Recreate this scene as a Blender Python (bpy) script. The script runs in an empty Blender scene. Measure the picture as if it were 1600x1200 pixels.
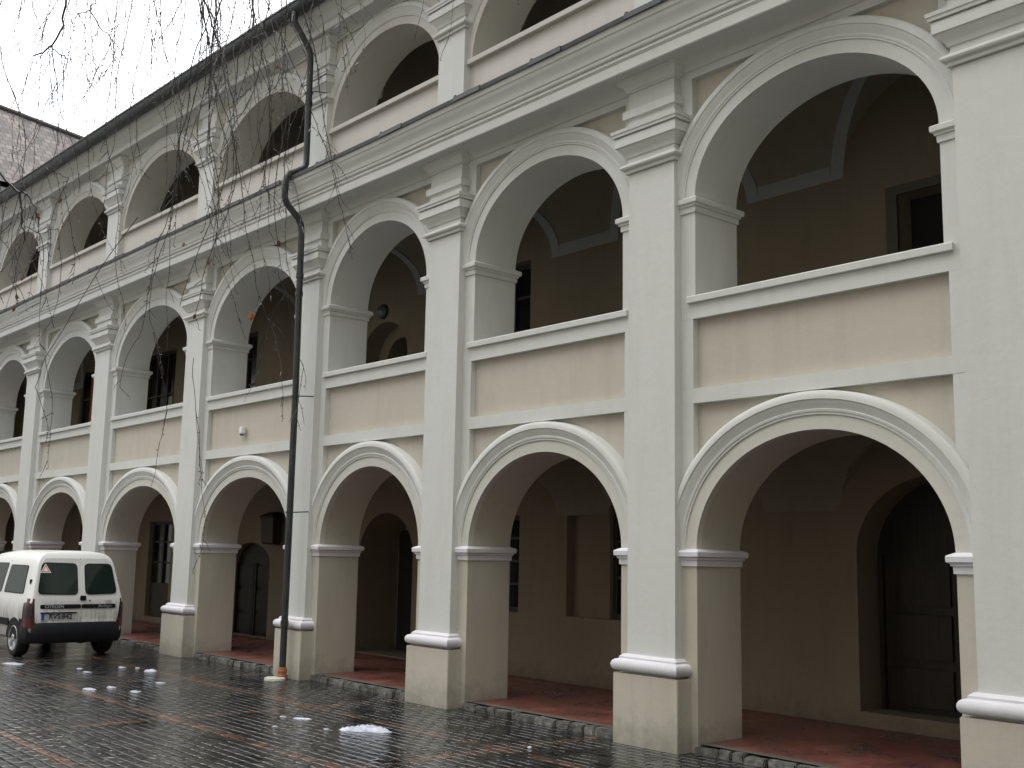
import bpy, bmesh, math, random
from math import radians, sin, cos, pi, sqrt
from mathutils import Vector, Matrix
from mathutils import noise as mnoise

# ------------------------------------------------------------------ camera
SC = bpy.context.scene
COL = SC.collection
CAM = Vector((7.393, -8.1183, 1.76))
_yaw, _pit, _rol = radians(49.8297), radians(8.5973), radians(1.1232)
_f = Vector((-sin(_yaw) * cos(_pit), cos(_yaw) * cos(_pit), sin(_pit)))
_r0 = Vector((cos(_yaw), sin(_yaw), 0))
_u0 = _r0.cross(_f)
_r = _r0 * cos(_rol) + _u0 * sin(_rol)
_u = -_r0 * sin(_rol) + _u0 * cos(_rol)
cd = bpy.data.cameras.new('camera')
cd.sensor_width = 36.0
cd.lens = 1750.0 / 1600 * 36
cd.clip_start = 0.1
cd.clip_end = 800
cam = bpy.data.objects.new('camera', cd)
COL.objects.link(cam)
M = Matrix((_r, _u, -_f)).transposed().to_4x4()
M.translation = CAM
cam.matrix_world = M
SC.camera = cam

# ------------------------------------------------------------------ light
SUN_EL, SUN_AZ = radians(68), radians(325)
W = bpy.data.worlds.new('World')
SC.world = W
W.use_nodes = True
nt = W.node_tree
nt.nodes.clear()
wo = nt.nodes.new('ShaderNodeOutputWorld')
bg = nt.nodes.new('ShaderNodeBackground')
sky = nt.nodes.new('ShaderNodeTexSky')
sky.sky_type = 'NISHITA'
sky.sun_disc = False
sky.sun_elevation = SUN_EL
sky.sun_rotation = SUN_AZ
sky.dust_density = 4.0
hs = nt.nodes.new('ShaderNodeHueSaturation')
hs.inputs['Saturation'].default_value = 0.14
nt.links.new(sky.outputs[0], hs.inputs['Color'])
nt.links.new(hs.outputs[0], bg.inputs['Color'])
bg.inputs['Strength'].default_value = 0.145
nt.links.new(bg.outputs[0], wo.inputs['Surface'])
sl = bpy.data.lights.new('sun', 'SUN')
sl.energy = 1.9
sl.angle = radians(125)
sl.color = (1.0, 0.97, 0.93)
so = bpy.data.objects.new('sun', sl)
COL.objects.link(so)
sd = Vector((sin(SUN_AZ) * cos(SUN_EL), cos(SUN_AZ) * cos(SUN_EL), sin(SUN_EL)))
so.rotation_euler = sd.to_track_quat('Z', 'Y').to_euler()
so.location = (0, -20, 30)
SC.view_settings.view_transform = 'Standard'
SC.view_settings.look = 'None'
SC.view_settings.gamma = 1
SC.view_settings.exposure = 1.53

random.seed(7)

# ------------------------------------------------------------------ materials
def mat(name, col, rough=0.8, metal=0.0, spec=0.5):
    m = bpy.data.materials.new(name)
    m.use_nodes = True
    b = m.node_tree.nodes['Principled BSDF']
    b.inputs['Base Color'].default_value = (*col, 1)
    b.inputs['Roughness'].default_value = rough
    b.inputs['Metallic'].default_value = metal
    b.inputs['Specular IOR Level'].default_value = spec
    return m

def N(m, t, **kw):
    n = m.node_tree.nodes.new(t)
    for k, v in kw.items():
        setattr(n, k, v)
    return n

def L(m, a, b):
    m.node_tree.links.new(a, b)

def bsdf(m):
    return m.node_tree.nodes['Principled BSDF']

def noise(m, scale, detail=4, vec=None, rough=0.55):
    n = N(m, 'ShaderNodeTexNoise')
    n.inputs['Scale'].default_value = scale
    n.inputs['Detail'].default_value = detail
    n.inputs['Roughness'].default_value = rough
    if vec is None:
        tc = N(m, 'ShaderNodeTexCoord')
        vec = tc.outputs['Object']
    L(m, vec, n.inputs['Vector'])
    return n

def ramp(m, fac, stops):
    r = N(m, 'ShaderNodeValToRGB')
    els = r.color_ramp.elements
    while len(els) < len(stops):
        els.new(0.5)
    for e, (p, c) in zip(els, stops):
        e.position = p
        e.color = (*c, 1) if len(c) == 3 else c
    L(m, fac, r.inputs[0])
    return r

def math_n(m, op, a, b=None, clamp=False):
    n = N(m, 'ShaderNodeMath', operation=op, use_clamp=clamp)
    for i, x in enumerate((a, b)):
        if x is None:
            continue
        if isinstance(x, (int, float)):
            n.inputs[i].default_value = x
        else:
            L(m, x, n.inputs[i])
    return n.outputs[0]

def mix(m, fac, a, b):
    n = N(m, 'ShaderNodeMix', data_type='RGBA')
    if isinstance(fac, (int, float)):
        n.inputs[0].default_value = fac
    else:
        L(m, fac, n.inputs[0])
    for i, x in ((6, a), (7, b)):
        if isinstance(x, tuple):
            n.inputs[i].default_value = (*x, 1)
        else:
            L(m, x, n.inputs[i])
    return n.outputs[2]

def plaster(name, col, stain=(0.55, 0.5, 0.42), amt=0.25, bump=0.25):
    m = mat(name, col, 0.85, 0, 0.25)
    tc = N(m, 'ShaderNodeTexCoord')
    o = tc.outputs['Object']
    big = noise(m, 0.7, 5, o, 0.6)
    mp = N(m, 'ShaderNodeMapping')
    mp.inputs['Scale'].default_value = (3.0, 3.0, 0.5)
    L(m, o, mp.inputs['Vector'])
    streak = noise(m, 1.6, 6, mp.outputs[0], 0.65)
    a = ramp(m, big.outputs[0], [(0.35, (0, 0, 0)), (0.75, (1, 1, 1))])
    b = ramp(m, streak.outputs[0], [(0.48, (0, 0, 0)), (0.82, (1, 1, 1))])
    f = math_n(m, 'MULTIPLY', math_n(m, 'ADD', math_n(m, 'MULTIPLY', a.outputs[0], 0.35), b.outputs[0]), amt, True)
    sc = tuple(c * s for c, s in zip(col, stain))
    c1 = mix(m, f, col, sc)
    # splashed dirt close to the paving
    sep = N(m, 'ShaderNodeSeparateXYZ')
    L(m, o, sep.inputs[0])
    spl = noise(m, 5.0, 5, o, 0.7)
    hgt = math_n(m, 'SUBTRACT', math_n(m, 'MULTIPLY', spl.outputs[0], 0.75), sep.outputs[2])
    d = ramp(m, hgt, [(0.05, (0, 0, 0)), (0.42, (1, 1, 1))])
    c2 = mix(m, math_n(m, 'MULTIPLY', d.outputs[0], 0.7), c1, tuple(c * 0.45 for c in col))
    L(m, c2, bsdf(m).inputs['Base Color'])
    fine = noise(m, 160, 3, o)
    wave = noise(m, 9, 4, o)
    h = math_n(m, 'ADD', math_n(m, 'MULTIPLY', fine.outputs[0], 0.12), wave.outputs[0])
    bp = N(m, 'ShaderNodeBump')
    bp.inputs['Strength'].default_value = bump
    bp.inputs['Distance'].default_value = 0.02
    L(m, h, bp.inputs['Height'])
    L(m, bp.outputs[0], bsdf(m).inputs['Normal'])
    return m

M_TRIM = plaster('white_plaster', (0.59, 0.605, 0.585), amt=0.2, bump=0.16)
M_TRIM2 = plaster('pale_plaster', (0.55, 0.545, 0.495), amt=0.16)
M_CREAM = plaster('cream_plaster', (0.485, 0.463, 0.395), amt=0.28, bump=0.18)
M_PINK = plaster('pinkish_cream_plaster', (0.55, 0.53, 0.49), amt=0.18)
M_LAV = plaster('white_painted_moulding', (0.66, 0.655, 0.70), amt=0.2, bump=0.12)
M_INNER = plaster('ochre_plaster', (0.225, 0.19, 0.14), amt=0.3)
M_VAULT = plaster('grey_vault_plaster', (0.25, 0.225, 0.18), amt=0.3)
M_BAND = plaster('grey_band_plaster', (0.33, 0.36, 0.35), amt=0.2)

def metal_mat():
    m = mat('dark_sheet_metal', (0.035, 0.042, 0.045), 0.42, 0.0, 0.5)
    n = noise(m, 6, 5)
    r = ramp(m, n.outputs[0], [(0.35, (0.014, 0.018, 0.020)), (0.7, (0.034, 0.042, 0.043))])
    L(m, r.outputs[0], bsdf(m).inputs['Base Color'])
    rr = ramp(m, n.outputs[0], [(0.3, (0.3,) * 3), (0.7, (0.6,) * 3)])
    L(m, rr.outputs[0], bsdf(m).inputs['Roughness'])
    return m
M_METAL = metal_mat()
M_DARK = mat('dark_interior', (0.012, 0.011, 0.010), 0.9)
M_GLASS = mat('dark_window_glass', (0.012, 0.014, 0.016), 0.08, 0, 0.6)
M_FRAME = mat('dark_brown_joinery', (0.035, 0.026, 0.02), 0.5)

def wood_mat():
    m = mat('dark_door_wood', (0.03, 0.02, 0.014), 0.5)
    tc = N(m, 'ShaderNodeTexCoord')
    mp = N(m, 'ShaderNodeMapping')
    mp.inputs['Scale'].default_value = (9, 9, 0.6)
    L(m, tc.outputs['Object'], mp.inputs['Vector'])
    n = noise(m, 3, 6, mp.outputs[0])
    r = ramp(m, n.outputs[0], [(0.3, (0.010, 0.007, 0.006)), (0.7, (0.026, 0.018, 0.013))])
    L(m, r.outputs[0], bsdf(m).inputs['Base Color'])
    return m
M_WOOD = wood_mat()

def paving_mat():
    m = mat('wet_brick_paving', (0.03, 0.03, 0.03), 0.3)
    tc = N(m, 'ShaderNodeTexCoord')
    o = tc.outputs['Object']
    warp = noise(m, 1.3, 3, o)
    va = N(m, 'ShaderNodeVectorMath', operation='SCALE')
    va.inputs['Scale'].default_value = 0.055
    L(m, warp.outputs['Color'], va.inputs[0])
    vadd = N(m, 'ShaderNodeVectorMath', operation='ADD')
    L(m, o, vadd.inputs[0])
    L(m, va.outputs[0], vadd.inputs[1])
    w2 = noise(m, 7.0, 2, o)
    vb = N(m, 'ShaderNodeVectorMath', operation='SCALE')
    vb.inputs['Scale'].default_value = 0.03
    L(m, w2.outputs['Color'], vb.inputs[0])
    vadd2 = N(m, 'ShaderNodeVectorMath', operation='ADD')
    L(m, vadd.outputs[0], vadd2.inputs[0])
    L(m, vb.outputs[0], vadd2.inputs[1])
    br = N(m, 'ShaderNodeTexBrick')
    br.offset = 0.5
    br.inputs['Color1'].default_value = (0.008, 0.010, 0.012, 1)
    br.inputs['Color2'].default_value = (0.038, 0.040, 0.041, 1)
    br.inputs['Mortar'].default_value = (0.006, 0.006, 0.006, 1)
    br.inputs['Scale'].default_value = 1.0
    br.inputs['Mortar Size'].default_value = 0.020
    br.inputs['Mortar Smooth'].default_value = 1.0
    br.inputs['Bias'].default_value = -0.15
    br.inputs['Brick Width'].default_value = 0.215
    br.inputs['Row Height'].default_value = 0.112
    L(m, vadd2.outputs[0], br.inputs['Vector'])
    sep = N(m, 'ShaderNodeSeparateXYZ')
    L(m, vadd.outputs[0], sep.inputs[0])

    def strip(ax, off, period, w):
        t = math_n(m, 'ADD', sep.outputs[ax], off + period * 40.5)
        fr = math_n(m, 'MODULO', t, period)
        return math_n(m, 'LESS_THAN', math_n(m, 'ABSOLUTE', math_n(m, 'SUBTRACT', fr, period / 2)), w)
    s = math_n(m, 'MAXIMUM', strip(1, 3.0, 1.68, 0.07), strip(0, 0.66, 3.33, 0.07))
    wear = noise(m, 3.2, 4, o)
    ww = ramp(m, wear.outputs[0], [(0.36, (0, 0, 0)), (0.6, (1, 1, 1))])
    s2 = math_n(m, 'MULTIPLY', s, ww.outputs[0])
    orange = mix(m, br.outputs['Fac'], (0.15, 0.068, 0.034), (0.02, 0.012, 0.008))
    patch = noise(m, 0.9, 5, o)
    pr = ramp(m, patch.outputs[0], [(0.3, (0.6, 0.62, 0.66)), (0.7, (1.35, 1.28, 1.15))])
    mul = N(m, 'ShaderNodeMix', data_type='RGBA', blend_type='MULTIPLY')
    mul.inputs[0].default_value = 1
    L(m, br.outputs['Color'], mul.inputs[6])
    L(m, pr.outputs[0], mul.inputs[7])
    col = mix(m, math_n(m, 'MULTIPLY', s2, 0.85), mul.outputs[2], orange)
    L(m, col, bsdf(m).inputs['Base Color'])
    wet = noise(m, 1.7, 6, o, 0.6)
    rr = ramp(m, wet.outputs[0], [(0.40, (0.05,) * 3), (0.70, (0.26,) * 3)])
    L(m, rr.outputs[0], bsdf(m).inputs['Roughness'])
    bsdf(m).inputs['Specular IOR Level'].default_value = 0.6
    # each brick is tilted and crowned a little
    fine = noise(m, 28, 4, o)
    mid = noise(m, 6, 3, o)
    sepc = N(m, 'ShaderNodeSeparateColor')
    L(m, br.outputs['Color'], sepc.inputs[0])
    h = math_n(m, 'MULTIPLY', math_n(m, 'SUBTRACT', 1.0, br.outputs['Fac']), 1.6)
    h = math_n(m, 'ADD', h, math_n(m, 'MULTIPLY', fine.outputs[0], 0.5))
    h = math_n(m, 'ADD', h, math_n(m, 'MULTIPLY', mid.outputs[0], 0.7))
    h = math_n(m, 'ADD', h, math_n(m, 'MULTIPLY', sepc.outputs[0], 6.0))
    bp = N(m, 'ShaderNodeBump')
    ps = ramp(m, wet.outputs[0], [(0.36, (0.12,) * 3), (0.50, (0.75,) * 3)])     # shallow puddles lie flat
    L(m, ps.outputs[0], bp.inputs['Strength'])
    bp.inputs['Distance'].default_value = 0.015
    L(m, h, bp.inputs['Height'])
    L(m, bp.outputs[0], bsdf(m).inputs['Normal'])
    return m
M_PAVE = paving_mat()

def redfloor_mat():
    m = mat('worn_red_floor', (0.25, 0.06, 0.05), 0.35)
    tc = N(m, 'ShaderNodeTexCoord')
    o = tc.outputs['Object']
    n = noise(m, 1.8, 6, o, 0.65)
    r = ramp(m, n.outputs[0], [(0.32, (0.07, 0.045, 0.04)), (0.5, (0.15, 0.052, 0.04)), (0.7, (0.21, 0.09, 0.075))])
    sep = N(m, 'ShaderNodeSeparateXYZ')
    L(m, o, sep.inputs[0])
    e = math_n(m, 'ADD', sep.outputs[1], math_n(m, 'MULTIPLY', n.outputs[0], 0.25))
    er = ramp(m, e, [(0.22, (1, 1, 1)), (0.3, (0, 0, 0))])
    c = mix(m, er.outputs[0], r.outputs[0], (0.12, 0.115, 0.10))
    L(m, c, bsdf(m).inputs['Base Color'])
    rr = ramp(m, n.outputs[0], [(0.35, (0.22,) * 3), (0.65, (0.55,) * 3)])
    L(m, rr.outputs[0], bsdf(m).inputs['Roughness'])
    return m
M_RED = redfloor_mat()

def stone_mat():
    m = mat('rough_kerb_stone', (0.12, 0.12, 0.11), 0.6)
    n = noise(m, 14, 6)
    r = ramp(m, n.outputs[0], [(0.3, (0.04, 0.04, 0.038)), (0.7, (0.20, 0.20, 0.18))])
    L(m, r.outputs[0], bsdf(m).inputs['Base Color'])
    bp = N(m, 'ShaderNodeBump')
    bp.inputs['Strength'].default_value = 0.8
    bp.inputs['Distance'].default_value = 0.02
    L(m, n.outputs[0], bp.inputs['Height'])
    L(m, bp.outputs[0], bsdf(m).inputs['Normal'])
    return m
M_STONE = stone_mat()

def tile_mat():
    m = mat('old_clay_roof_tiles', (0.2, 0.13, 0.1), 0.85)
    tc = N(m, 'ShaderNodeTexCoord')
    o = tc.outputs['UV']
    br = N(m, 'ShaderNodeTexBrick')
    br.offset = 0.5
    br.inputs['Color1'].default_value = (0.04, 0.038, 0.038, 1)
    br.inputs['Color2'].default_value = (0.125, 0.112, 0.104, 1)
    br.inputs['Mortar'].default_value = (0.03, 0.026, 0.025, 1)
    br.inputs['Scale'].default_value = 1.0
    br.inputs['Mortar Size'].default_value = 0.025
    br.inputs['Mortar Smooth'].default_value = 0.6
    br.inputs['Brick Width'].default_value = 0.27
    br.inputs['Row Height'].default_value = 0.33
    L(m, o, br.inputs['Vector'])
    n = noise(m, 0.9, 5, o)
    mul = N(m, 'ShaderNodeMix', data_type='RGBA', blend_type='MULTIPLY')
    mul.inputs[0].default_value = 1
    r = ramp(m, n.outputs[0], [(0.3, (0.7, 0.72, 0.74)), (0.7, (1.15, 1.08, 1.05))])
    L(m, br.outputs['Color'], mul.inputs[6])
    L(m, r.outputs[0], mul.inputs[7])
    L(m, mul.outputs[2], bsdf(m).inputs['Base Color'])
    return m
M_TILE = tile_mat()

# ------------------------------------------------------------------ mesh helpers
def warpz(co):
    # the old building is not quite level: its upper courses climb towards the far end
    return co.z + 0.010 * max(0.0, co.z - 6.0) * max(0.0, -co.x - 5.0)

def link(name, bm, mats, parent=None, warp=False, smooth=True, angle=32):
    if warp:
        for v in bm.verts:
            v.co.z = warpz(v.co)
            if v.co.z > 0.3 and v.co.y < 1.0:      # hand-laid plaster: nothing is quite straight
                q = v.co * 0.9
                v.co.z += 0.009 * mnoise.noise(q)
                v.co.x += 0.006 * mnoise.noise(q + Vector((31, 7, 3)))
    bmesh.ops.remove_doubles(bm, verts=bm.verts, dist=0.00005)
    bmesh.ops.recalc_face_normals(bm, faces=bm.faces)
    me = bpy.data.meshes.new(name)
    bm.to_mesh(me)
    bm.free()
    for m_ in (mats if isinstance(mats, (list, tuple)) else [mats]):
        me.materials.append(m_)
    if smooth:
        me.set_sharp_from_angle(angle=radians(angle))
        me.polygons.foreach_set('use_smooth', [not (smooth == 'curved' and abs(p.normal.y) > 0.95) for p in me.polygons])
    o = bpy.data.objects.new(name, me)
    COL.objects.link(o)
    if parent is not None:
        o.parent = parent
    return o

def part(name, bm, mats, parent, **kw):
    return link(name, bm, mats, parent, warp=True, **kw)

def empty(name, loc=(0, 0, 0)):
    o = bpy.data.objects.new(name, None)
    o.empty_display_size = 0.2
    COL.objects.link(o)
    o.location = loc
    return o

def tag(o, label=None, cat=None, group=None, kind=None):
    if label:
        o['label'] = label
    if cat:
        o['category'] = cat
    if group:
        o['group'] = group
    if kind:
        o['kind'] = kind
    return o

def quad(bm, pts, mi=0):
    try:
        f = bm.faces.new([bm.verts.new(p) for p in pts])
        f.material_index = mi
        return f
    except ValueError:
        return None

def box(bm, x0, x1, y0, y1, z0, z1, mi=0):
    v = [bm.verts.new(p) for p in ((x0, y0, z0), (x1, y0, z0), (x1, y1, z0), (x0, y1, z0),
                                   (x0, y0, z1), (x1, y0, z1), (x1, y1, z1), (x0, y1, z1))]
    for f in ((0, 3, 2, 1), (4, 5, 6, 7), (0, 1, 5, 4), (1, 2, 6, 5), (2, 3, 7, 6), (3, 0, 4, 7)):
        bm.faces.new([v[i] for i in f]).material_index = mi

def stack(bm, rect, prof, sides=(1, 1, 1, 0), mi=0):
    """loft of rectangles: prof [(e, z)]; e grows the sides xmin xmax ymin ymax that show"""
    x0, x1, y0, y1 = rect
    rings = []
    for e, z in prof:
        a, b = x0 - e * sides[0], x1 + e * sides[1]
        c, d = y0 - e * sides[2], y1 + e * sides[3]
        rings.append([bm.verts.new(p) for p in ((a, c, z), (b, c, z), (b, d, z), (a, d, z))])
    for r, s in zip(rings, rings[1:]):
        for i in range(4):
            j = (i + 1) % 4
            bm.faces.new((r[i], r[j], s[j], s[i])).material_index = mi
    bm.faces.new(rings[0][::-1]).material_index = mi
    bm.faces.new(rings[-1]).material_index = mi

def tube(bm, pts, rad, n=8, cap=True, mi=0):
    pts = [Vector(p) for p in pts]
    rings = []
    prev = None
    for i, p in enumerate(pts):
        if i == 0:
            t = pts[1] - pts[0]
        elif i == len(pts) - 1:
            t = pts[-1] - pts[-2]
        else:
            t = (pts[i + 1] - p).normalized() + (p - pts[i - 1]).normalized()
        if t.length < 1e-9:
            t = Vector((0, 0, 1))
        t.normalize()
        if prev is None:
            a = Vector((1, 0, 0)) if abs(t.x) < 0.8 else Vector((0, 1, 0))
            nx = t.cross(a).normalized()
        else:
            nx = prev - t * prev.dot(t)
            if nx.length < 1e-6:
                nx = t.orthogonal()
            nx.normalize()
        prev = nx
        ny = t.cross(nx)
        r = rad[i] if isinstance(rad, (list, tuple)) else rad
        rings.append([bm.verts.new(p + (nx * cos(2 * pi * k / n) + ny * sin(2 * pi * k / n)) * r) for k in range(n)])
    for r, s in zip(rings, rings[1:]):
        for k in range(n):
            bm.faces.new((r[k], r[(k + 1) % n], s[(k + 1) % n], s[k])).material_index = mi
    if cap:
        bm.faces.new(rings[0][::-1]).material_index = mi
        bm.faces.new(rings[-1]).material_index = mi

def extrude_profile(bm, prof, xs, mi=0, close=False):
    """profile [(y, z)] swept along x"""
    rows = [[bm.verts.new((x, y, z)) for y, z in prof] for x in xs]
    n = len(prof)
    for a, b in zip(rows, rows[1:]):
        for i in range(n if close else n - 1):
            j = (i + 1) % n
            bm.faces.new((a[i], a[j], b[j], b[i])).material_index = mi
    if close:
        bm.faces.new(rows[0])
        bm.faces.new(rows[-1][::-1])

def frange(a, b, step):
    n = max(1, int(round(abs(b - a) / step)))
    return [a + (b - a) * i / n for i in range(n + 1)]

# ------------------------------------------------------------------ setting: ground
bm = bmesh.new()
xs = [-220, -60, -30, -20, -10, 0, 10, 20, 60, 220]
for i in range(len(xs) - 1):
    for j in range(len(xs) - 1):
        quad(bm, [(xs[i], xs[j], 0), (xs[i + 1], xs[j], 0), (xs[i + 1], xs[j + 1], 0), (xs[i], xs[j + 1], 0)])
g = link('courtyard_paving', bm, M_PAVE, smooth=False)
tag(g, 'wet dark brick paving with thin orange brick strips across the courtyard', 'paving', kind='structure')

# ------------------------------------------------------------------ the arcaded building
PX = dict(Z=7.1, A=3.5195, B=0.0, C=-3.449, D=-6.7226, E=-10.553, F=-14.866, G=-19.223, H=-23.45, I=-27.7)
PW = dict(Z=0.9, A=0.9, B=0.89, C=0.91, D=0.80, E=0.95, F=1.10, G=1.12, H=1.1, I=1.1)
ORDER = 'ZABCDEFGHI'
BAYS = [(ORDER[i + 1], ORDER[i]) for i in range(len(ORDER) - 1)]      # (left pier, right pier)
XL, XR = PX['I'] - 0.8, PX['Z'] + 0.8
T = 0.634
YB = 2.3
J, Q, HA, HP, HA2, J2 = 0.546, 0.51, 0.342, 0.4616, 0.3156, 0.365
ZS = (1.825, 5.231, 7.862)          # springing of the three storeys
ZC = (2.857, 6.185, 8.975)          # crowns
Z01, Z12 = 3.27, 6.53
building = empty('arcaded_building')
tag(building, 'long cream and white three storey building with open arcades and pilasters', 'building')

def opening(bay, st):
    l, r = bay
    jj = J if st < 2 else J2
    return PX[l] + jj * PW[l], PX[r] - jj * PW[r]

NA = 56
def arc_pts(xl, xr, zs, zc, n=NA):
    cx, a, b = (xl + xr) / 2, (xr - xl) / 2, zc - zs
    return [(cx - a * cos(pi * i / n), zs + b * sin(pi * i / n)) for i in range(n + 1)]

def arch_wall(bm, x0, x1, xl, xr, z0, zs, zc, zt, yf, yb, sill=None, mf=0, mi=1):
    for (a, b) in ((x0, xl), (xr, x1)):
        quad(bm, [(a, yf, z0), (b, yf, z0), (b, yf, zt), (a, yf, zt)], mf)
        quad(bm, [(a, yb, z0), (b, yb, z0), (b, yb, zt), (a, yb, zt)], mi)
    P = arc_pts(xl, xr, zs, zc)
    for (a, za), (b, zb) in zip(P, P[1:]):
        quad(bm, [(a, yf, za), (b, yf, zb), (b, yf, zt), (a, yf, zt)], mf)
        quad(bm, [(a, yb, za), (b, yb, zb), (b, yb, zt), (a, yb, zt)], mi)
        quad(bm, [(a, yf, za), (b, yf, zb), (b, yb, zb), (a, yb, za)], mi)
    zz = z0 if sill is None else sill
    for x in (xl, xr):
        quad(bm, [(x, yf, zz), (x, yb, zz), (x, yb, zs), (x, yf, zs)], mi)
    if sill is not None:
        quad(bm, [(xl, yf, z0), (xr, yf, z0), (xr, yf, sill), (xl, yf, sill)], mf)
        quad(bm, [(xl, yb, z0), (xr, yb, z0), (xr, yb, sill), (xl, yb, sill)], mi)
        quad(bm, [(xl, yf, sill), (xr, yf, sill), (xr, yb, sill), (xl, yb, sill)], mi)

REC = 0.07
for st, (z0, zt, sill, yf) in enumerate(((0, Z01, None, REC), (Z01, Z12, 4.18, REC), (Z12, 9.4, 7.80, 0.03))):
    bm = bmesh.new()
    for bay in BAYS:
        l, r = bay
        xl, xr = opening(bay, st)
        x0 = PX[l] if l != 'I' else XL
        x1 = PX[r] if r != 'Z' else XR
        arch_wall(bm, x0, x1, xl, xr, z0, ZS[st], ZC[st], zt, yf, T, sill)
    part('wall', bm, [(M_CREAM, M_CREAM), (M_CREAM, M_TRIM), (M_PINK, M_TRIM2)][st], building, smooth='curved')

# archivolts: (offset from the intrados, y)
APROF = [(0.0, 0.07), (0.0, -0.004), (0.125, -0.004), (0.128, -0.018), (0.145, -0.018), (0.15, -0.026),
         (0.168, -0.030), (0.176, -0.022), (0.20, -0.032), (0.225, -0.048), (0.25, -0.056), (0.256, -0.066),
         (0.285, -0.066), (0.318, -0.058), (0.33, -0.045), (0.335, 0.07)]
def archivolt(bay, st):
    xl, xr = opening(bay, st)
    zs, zc = ZS[st], ZC[st]
    k = (1.0, 0.93, 0.86)[st]
    cx, a, b = (xl + xr) / 2, (xr - xl) / 2, zc - zs
    bm = bmesh.new()
    rows = []
    n = NA
    for i in range(n + 1):
        th = pi * i / n
        px, pz = cx - a * cos(th), zs + b * sin(th)
        nx, nz = -cos(th) / a, sin(th) / b
        ln = sqrt(nx * nx + nz * nz)
        nx, nz = nx / ln, nz / ln
        rows.append([bm.verts.new((px + nx * d * k, y, pz + nz * d * k)) for d, y in APROF])
    for r, s in zip(rows, rows[1:]):
        for q in range(len(APROF) - 1):
            f = bm.faces.new((r[q], r[q + 1], s[q + 1], s[q]))
            f.material_index = 0 if q < 2 else 1
    bm.faces.new(rows[0])
    bm.faces.new(rows[-1][::-1])
    part('archivolt', bm, ((M_TRIM2, M_TRIM), (M_TRIM, M_TRIM), (M_PINK, M_TRIM))[st], building, angle=40)
for bay in BAYS:
    for st in range(3):
        archivolt(bay, st)

# flat strips that frame the recessed panels, one mesh for each bay
for bay in BAYS:
    l, r = bay
    bm = bmesh.new()
    for st in (0, 1):
        xl, xr = opening(bay, st)
        zb = ZS[st]
        zt = (3.20, 6.455)[st]
        for (a, b, q) in ((PX[l] + 0.15, PX[l] + Q * PW[l], xl), (PX[r] - Q * PW[r], PX[r] - 0.15, xr)):
            box(bm, a, b, 0, REC + 0.01, zb + 0.0, zt)
            if st == 1:
                box(bm, a, b, 0, REC + 0.01, 3.342, 4.02)
    xa, xb = PX[l] + 0.15, PX[r] - 0.15
    box(bm, xa, xb, -0.002, REC + 0.01, 3.20, 3.342)
    box(bm, xa, xb, -0.001, REC + 0.01, 4.02, 4.172)
    box(bm, xa, xb, -0.002, REC + 0.01, 6.455, 6.55)
    part('panel_frame', bm, M_TRIM, building)
    bm = bmesh.new()
    box(bm, xa, xb, -0.012, 0.035, 9.225, 9.30)
    part('frieze_strip', bm, M_TRIM, building)
    for st in (0, 1):
        xl, xr = opening(bay, st)
        for (a, b) in ((PX[l] + 0.15, xl), (xr, PX[r] - 0.15)):
            bm = bmesh.new()
            box(bm, a, b, 0, REC + 0.001, (0, 4.172)[st], ZS[st])
            part('jamb', bm, (M_TRIM2, M_TRIM)[st] if st else M_CREAM, building)
    # sills
    xl, xr = opening(bay, 1)
    bm = bmesh.new()
    stack(bm, (PX[l] + 0.46 * PW[l], PX[r] - 0.46 * PW[r], -0.03, T - 0.02),
          [(0, 4.173), (0.008, 4.178), (0.010, 4.232), (0.0, 4.243)], (1, 1, 1, 0))
    part('sill', bm, M_TRIM, building)
    xl, xr = opening(bay, 2)
    bm = bmesh.new()
    stack(bm, (xl - 0.05, xr + 0.05, -0.035, T - 0.02), [(0, 7.80), (0.006, 7.806), (0.008, 7.858), (0, 7.868)], (1, 1, 1, 0))
    part('sill', bm, M_PINK, building)

# pilasters
def base_prof(z):
    pr = [(0.0, z), (0.004, z + 0.012), (0.05, z + 0.020)]
    for i in range(9):
        a = -pi / 2 + pi * i / 8
        pr.append((0.045 + 0.048 * cos(a), z + 0.075 + 0.055 * sin(a)))
    pr += [(0.034, z + 0.134), (0.034, z + 0.152), (0.028, z + 0.156), (0.004, z + 0.176)]
    return pr

def cap_prof(z, k=1.0):
    raw = [(0.0, 0.0), (0.03, 0.004), (0.032, 0.032), (0.04, 0.038), (0.062, 0.046), (0.072, 0.062), (0.068, 0.08), (0.05, 0.096), (0.012, 0.104),
           (0.006, 0.17), (0.024, 0.174), (0.03, 0.19), (0.05, 0.222), (0.078, 0.25), (0.092, 0.275), (0.108, 0.278), (0.108, 0.372),
           (0.092, 0.376), (0.092, 0.384), (0.125, 0.388), (0.128, 0.415), (0.138, 0.42), (0.142, 0.452), (0.10, 0.462), (0.012, 0.466),
           (0.012, 0.588), (0.048, 0.592), (0.052, 0.668), (0.046, 0.676), (0.006, 0.688), (0.0, 0.87), (0.018, 0.876), (0.018, 0.892),
           (0.03, 0.896), (0.036, 0.915), (0.06, 0.945), (0.09, 0.965), (0.10, 0.99), (0.11, 1.0), (0.11, 1.06)]
    return [(e * k, z + dz * k) for e, dz in raw]

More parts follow.
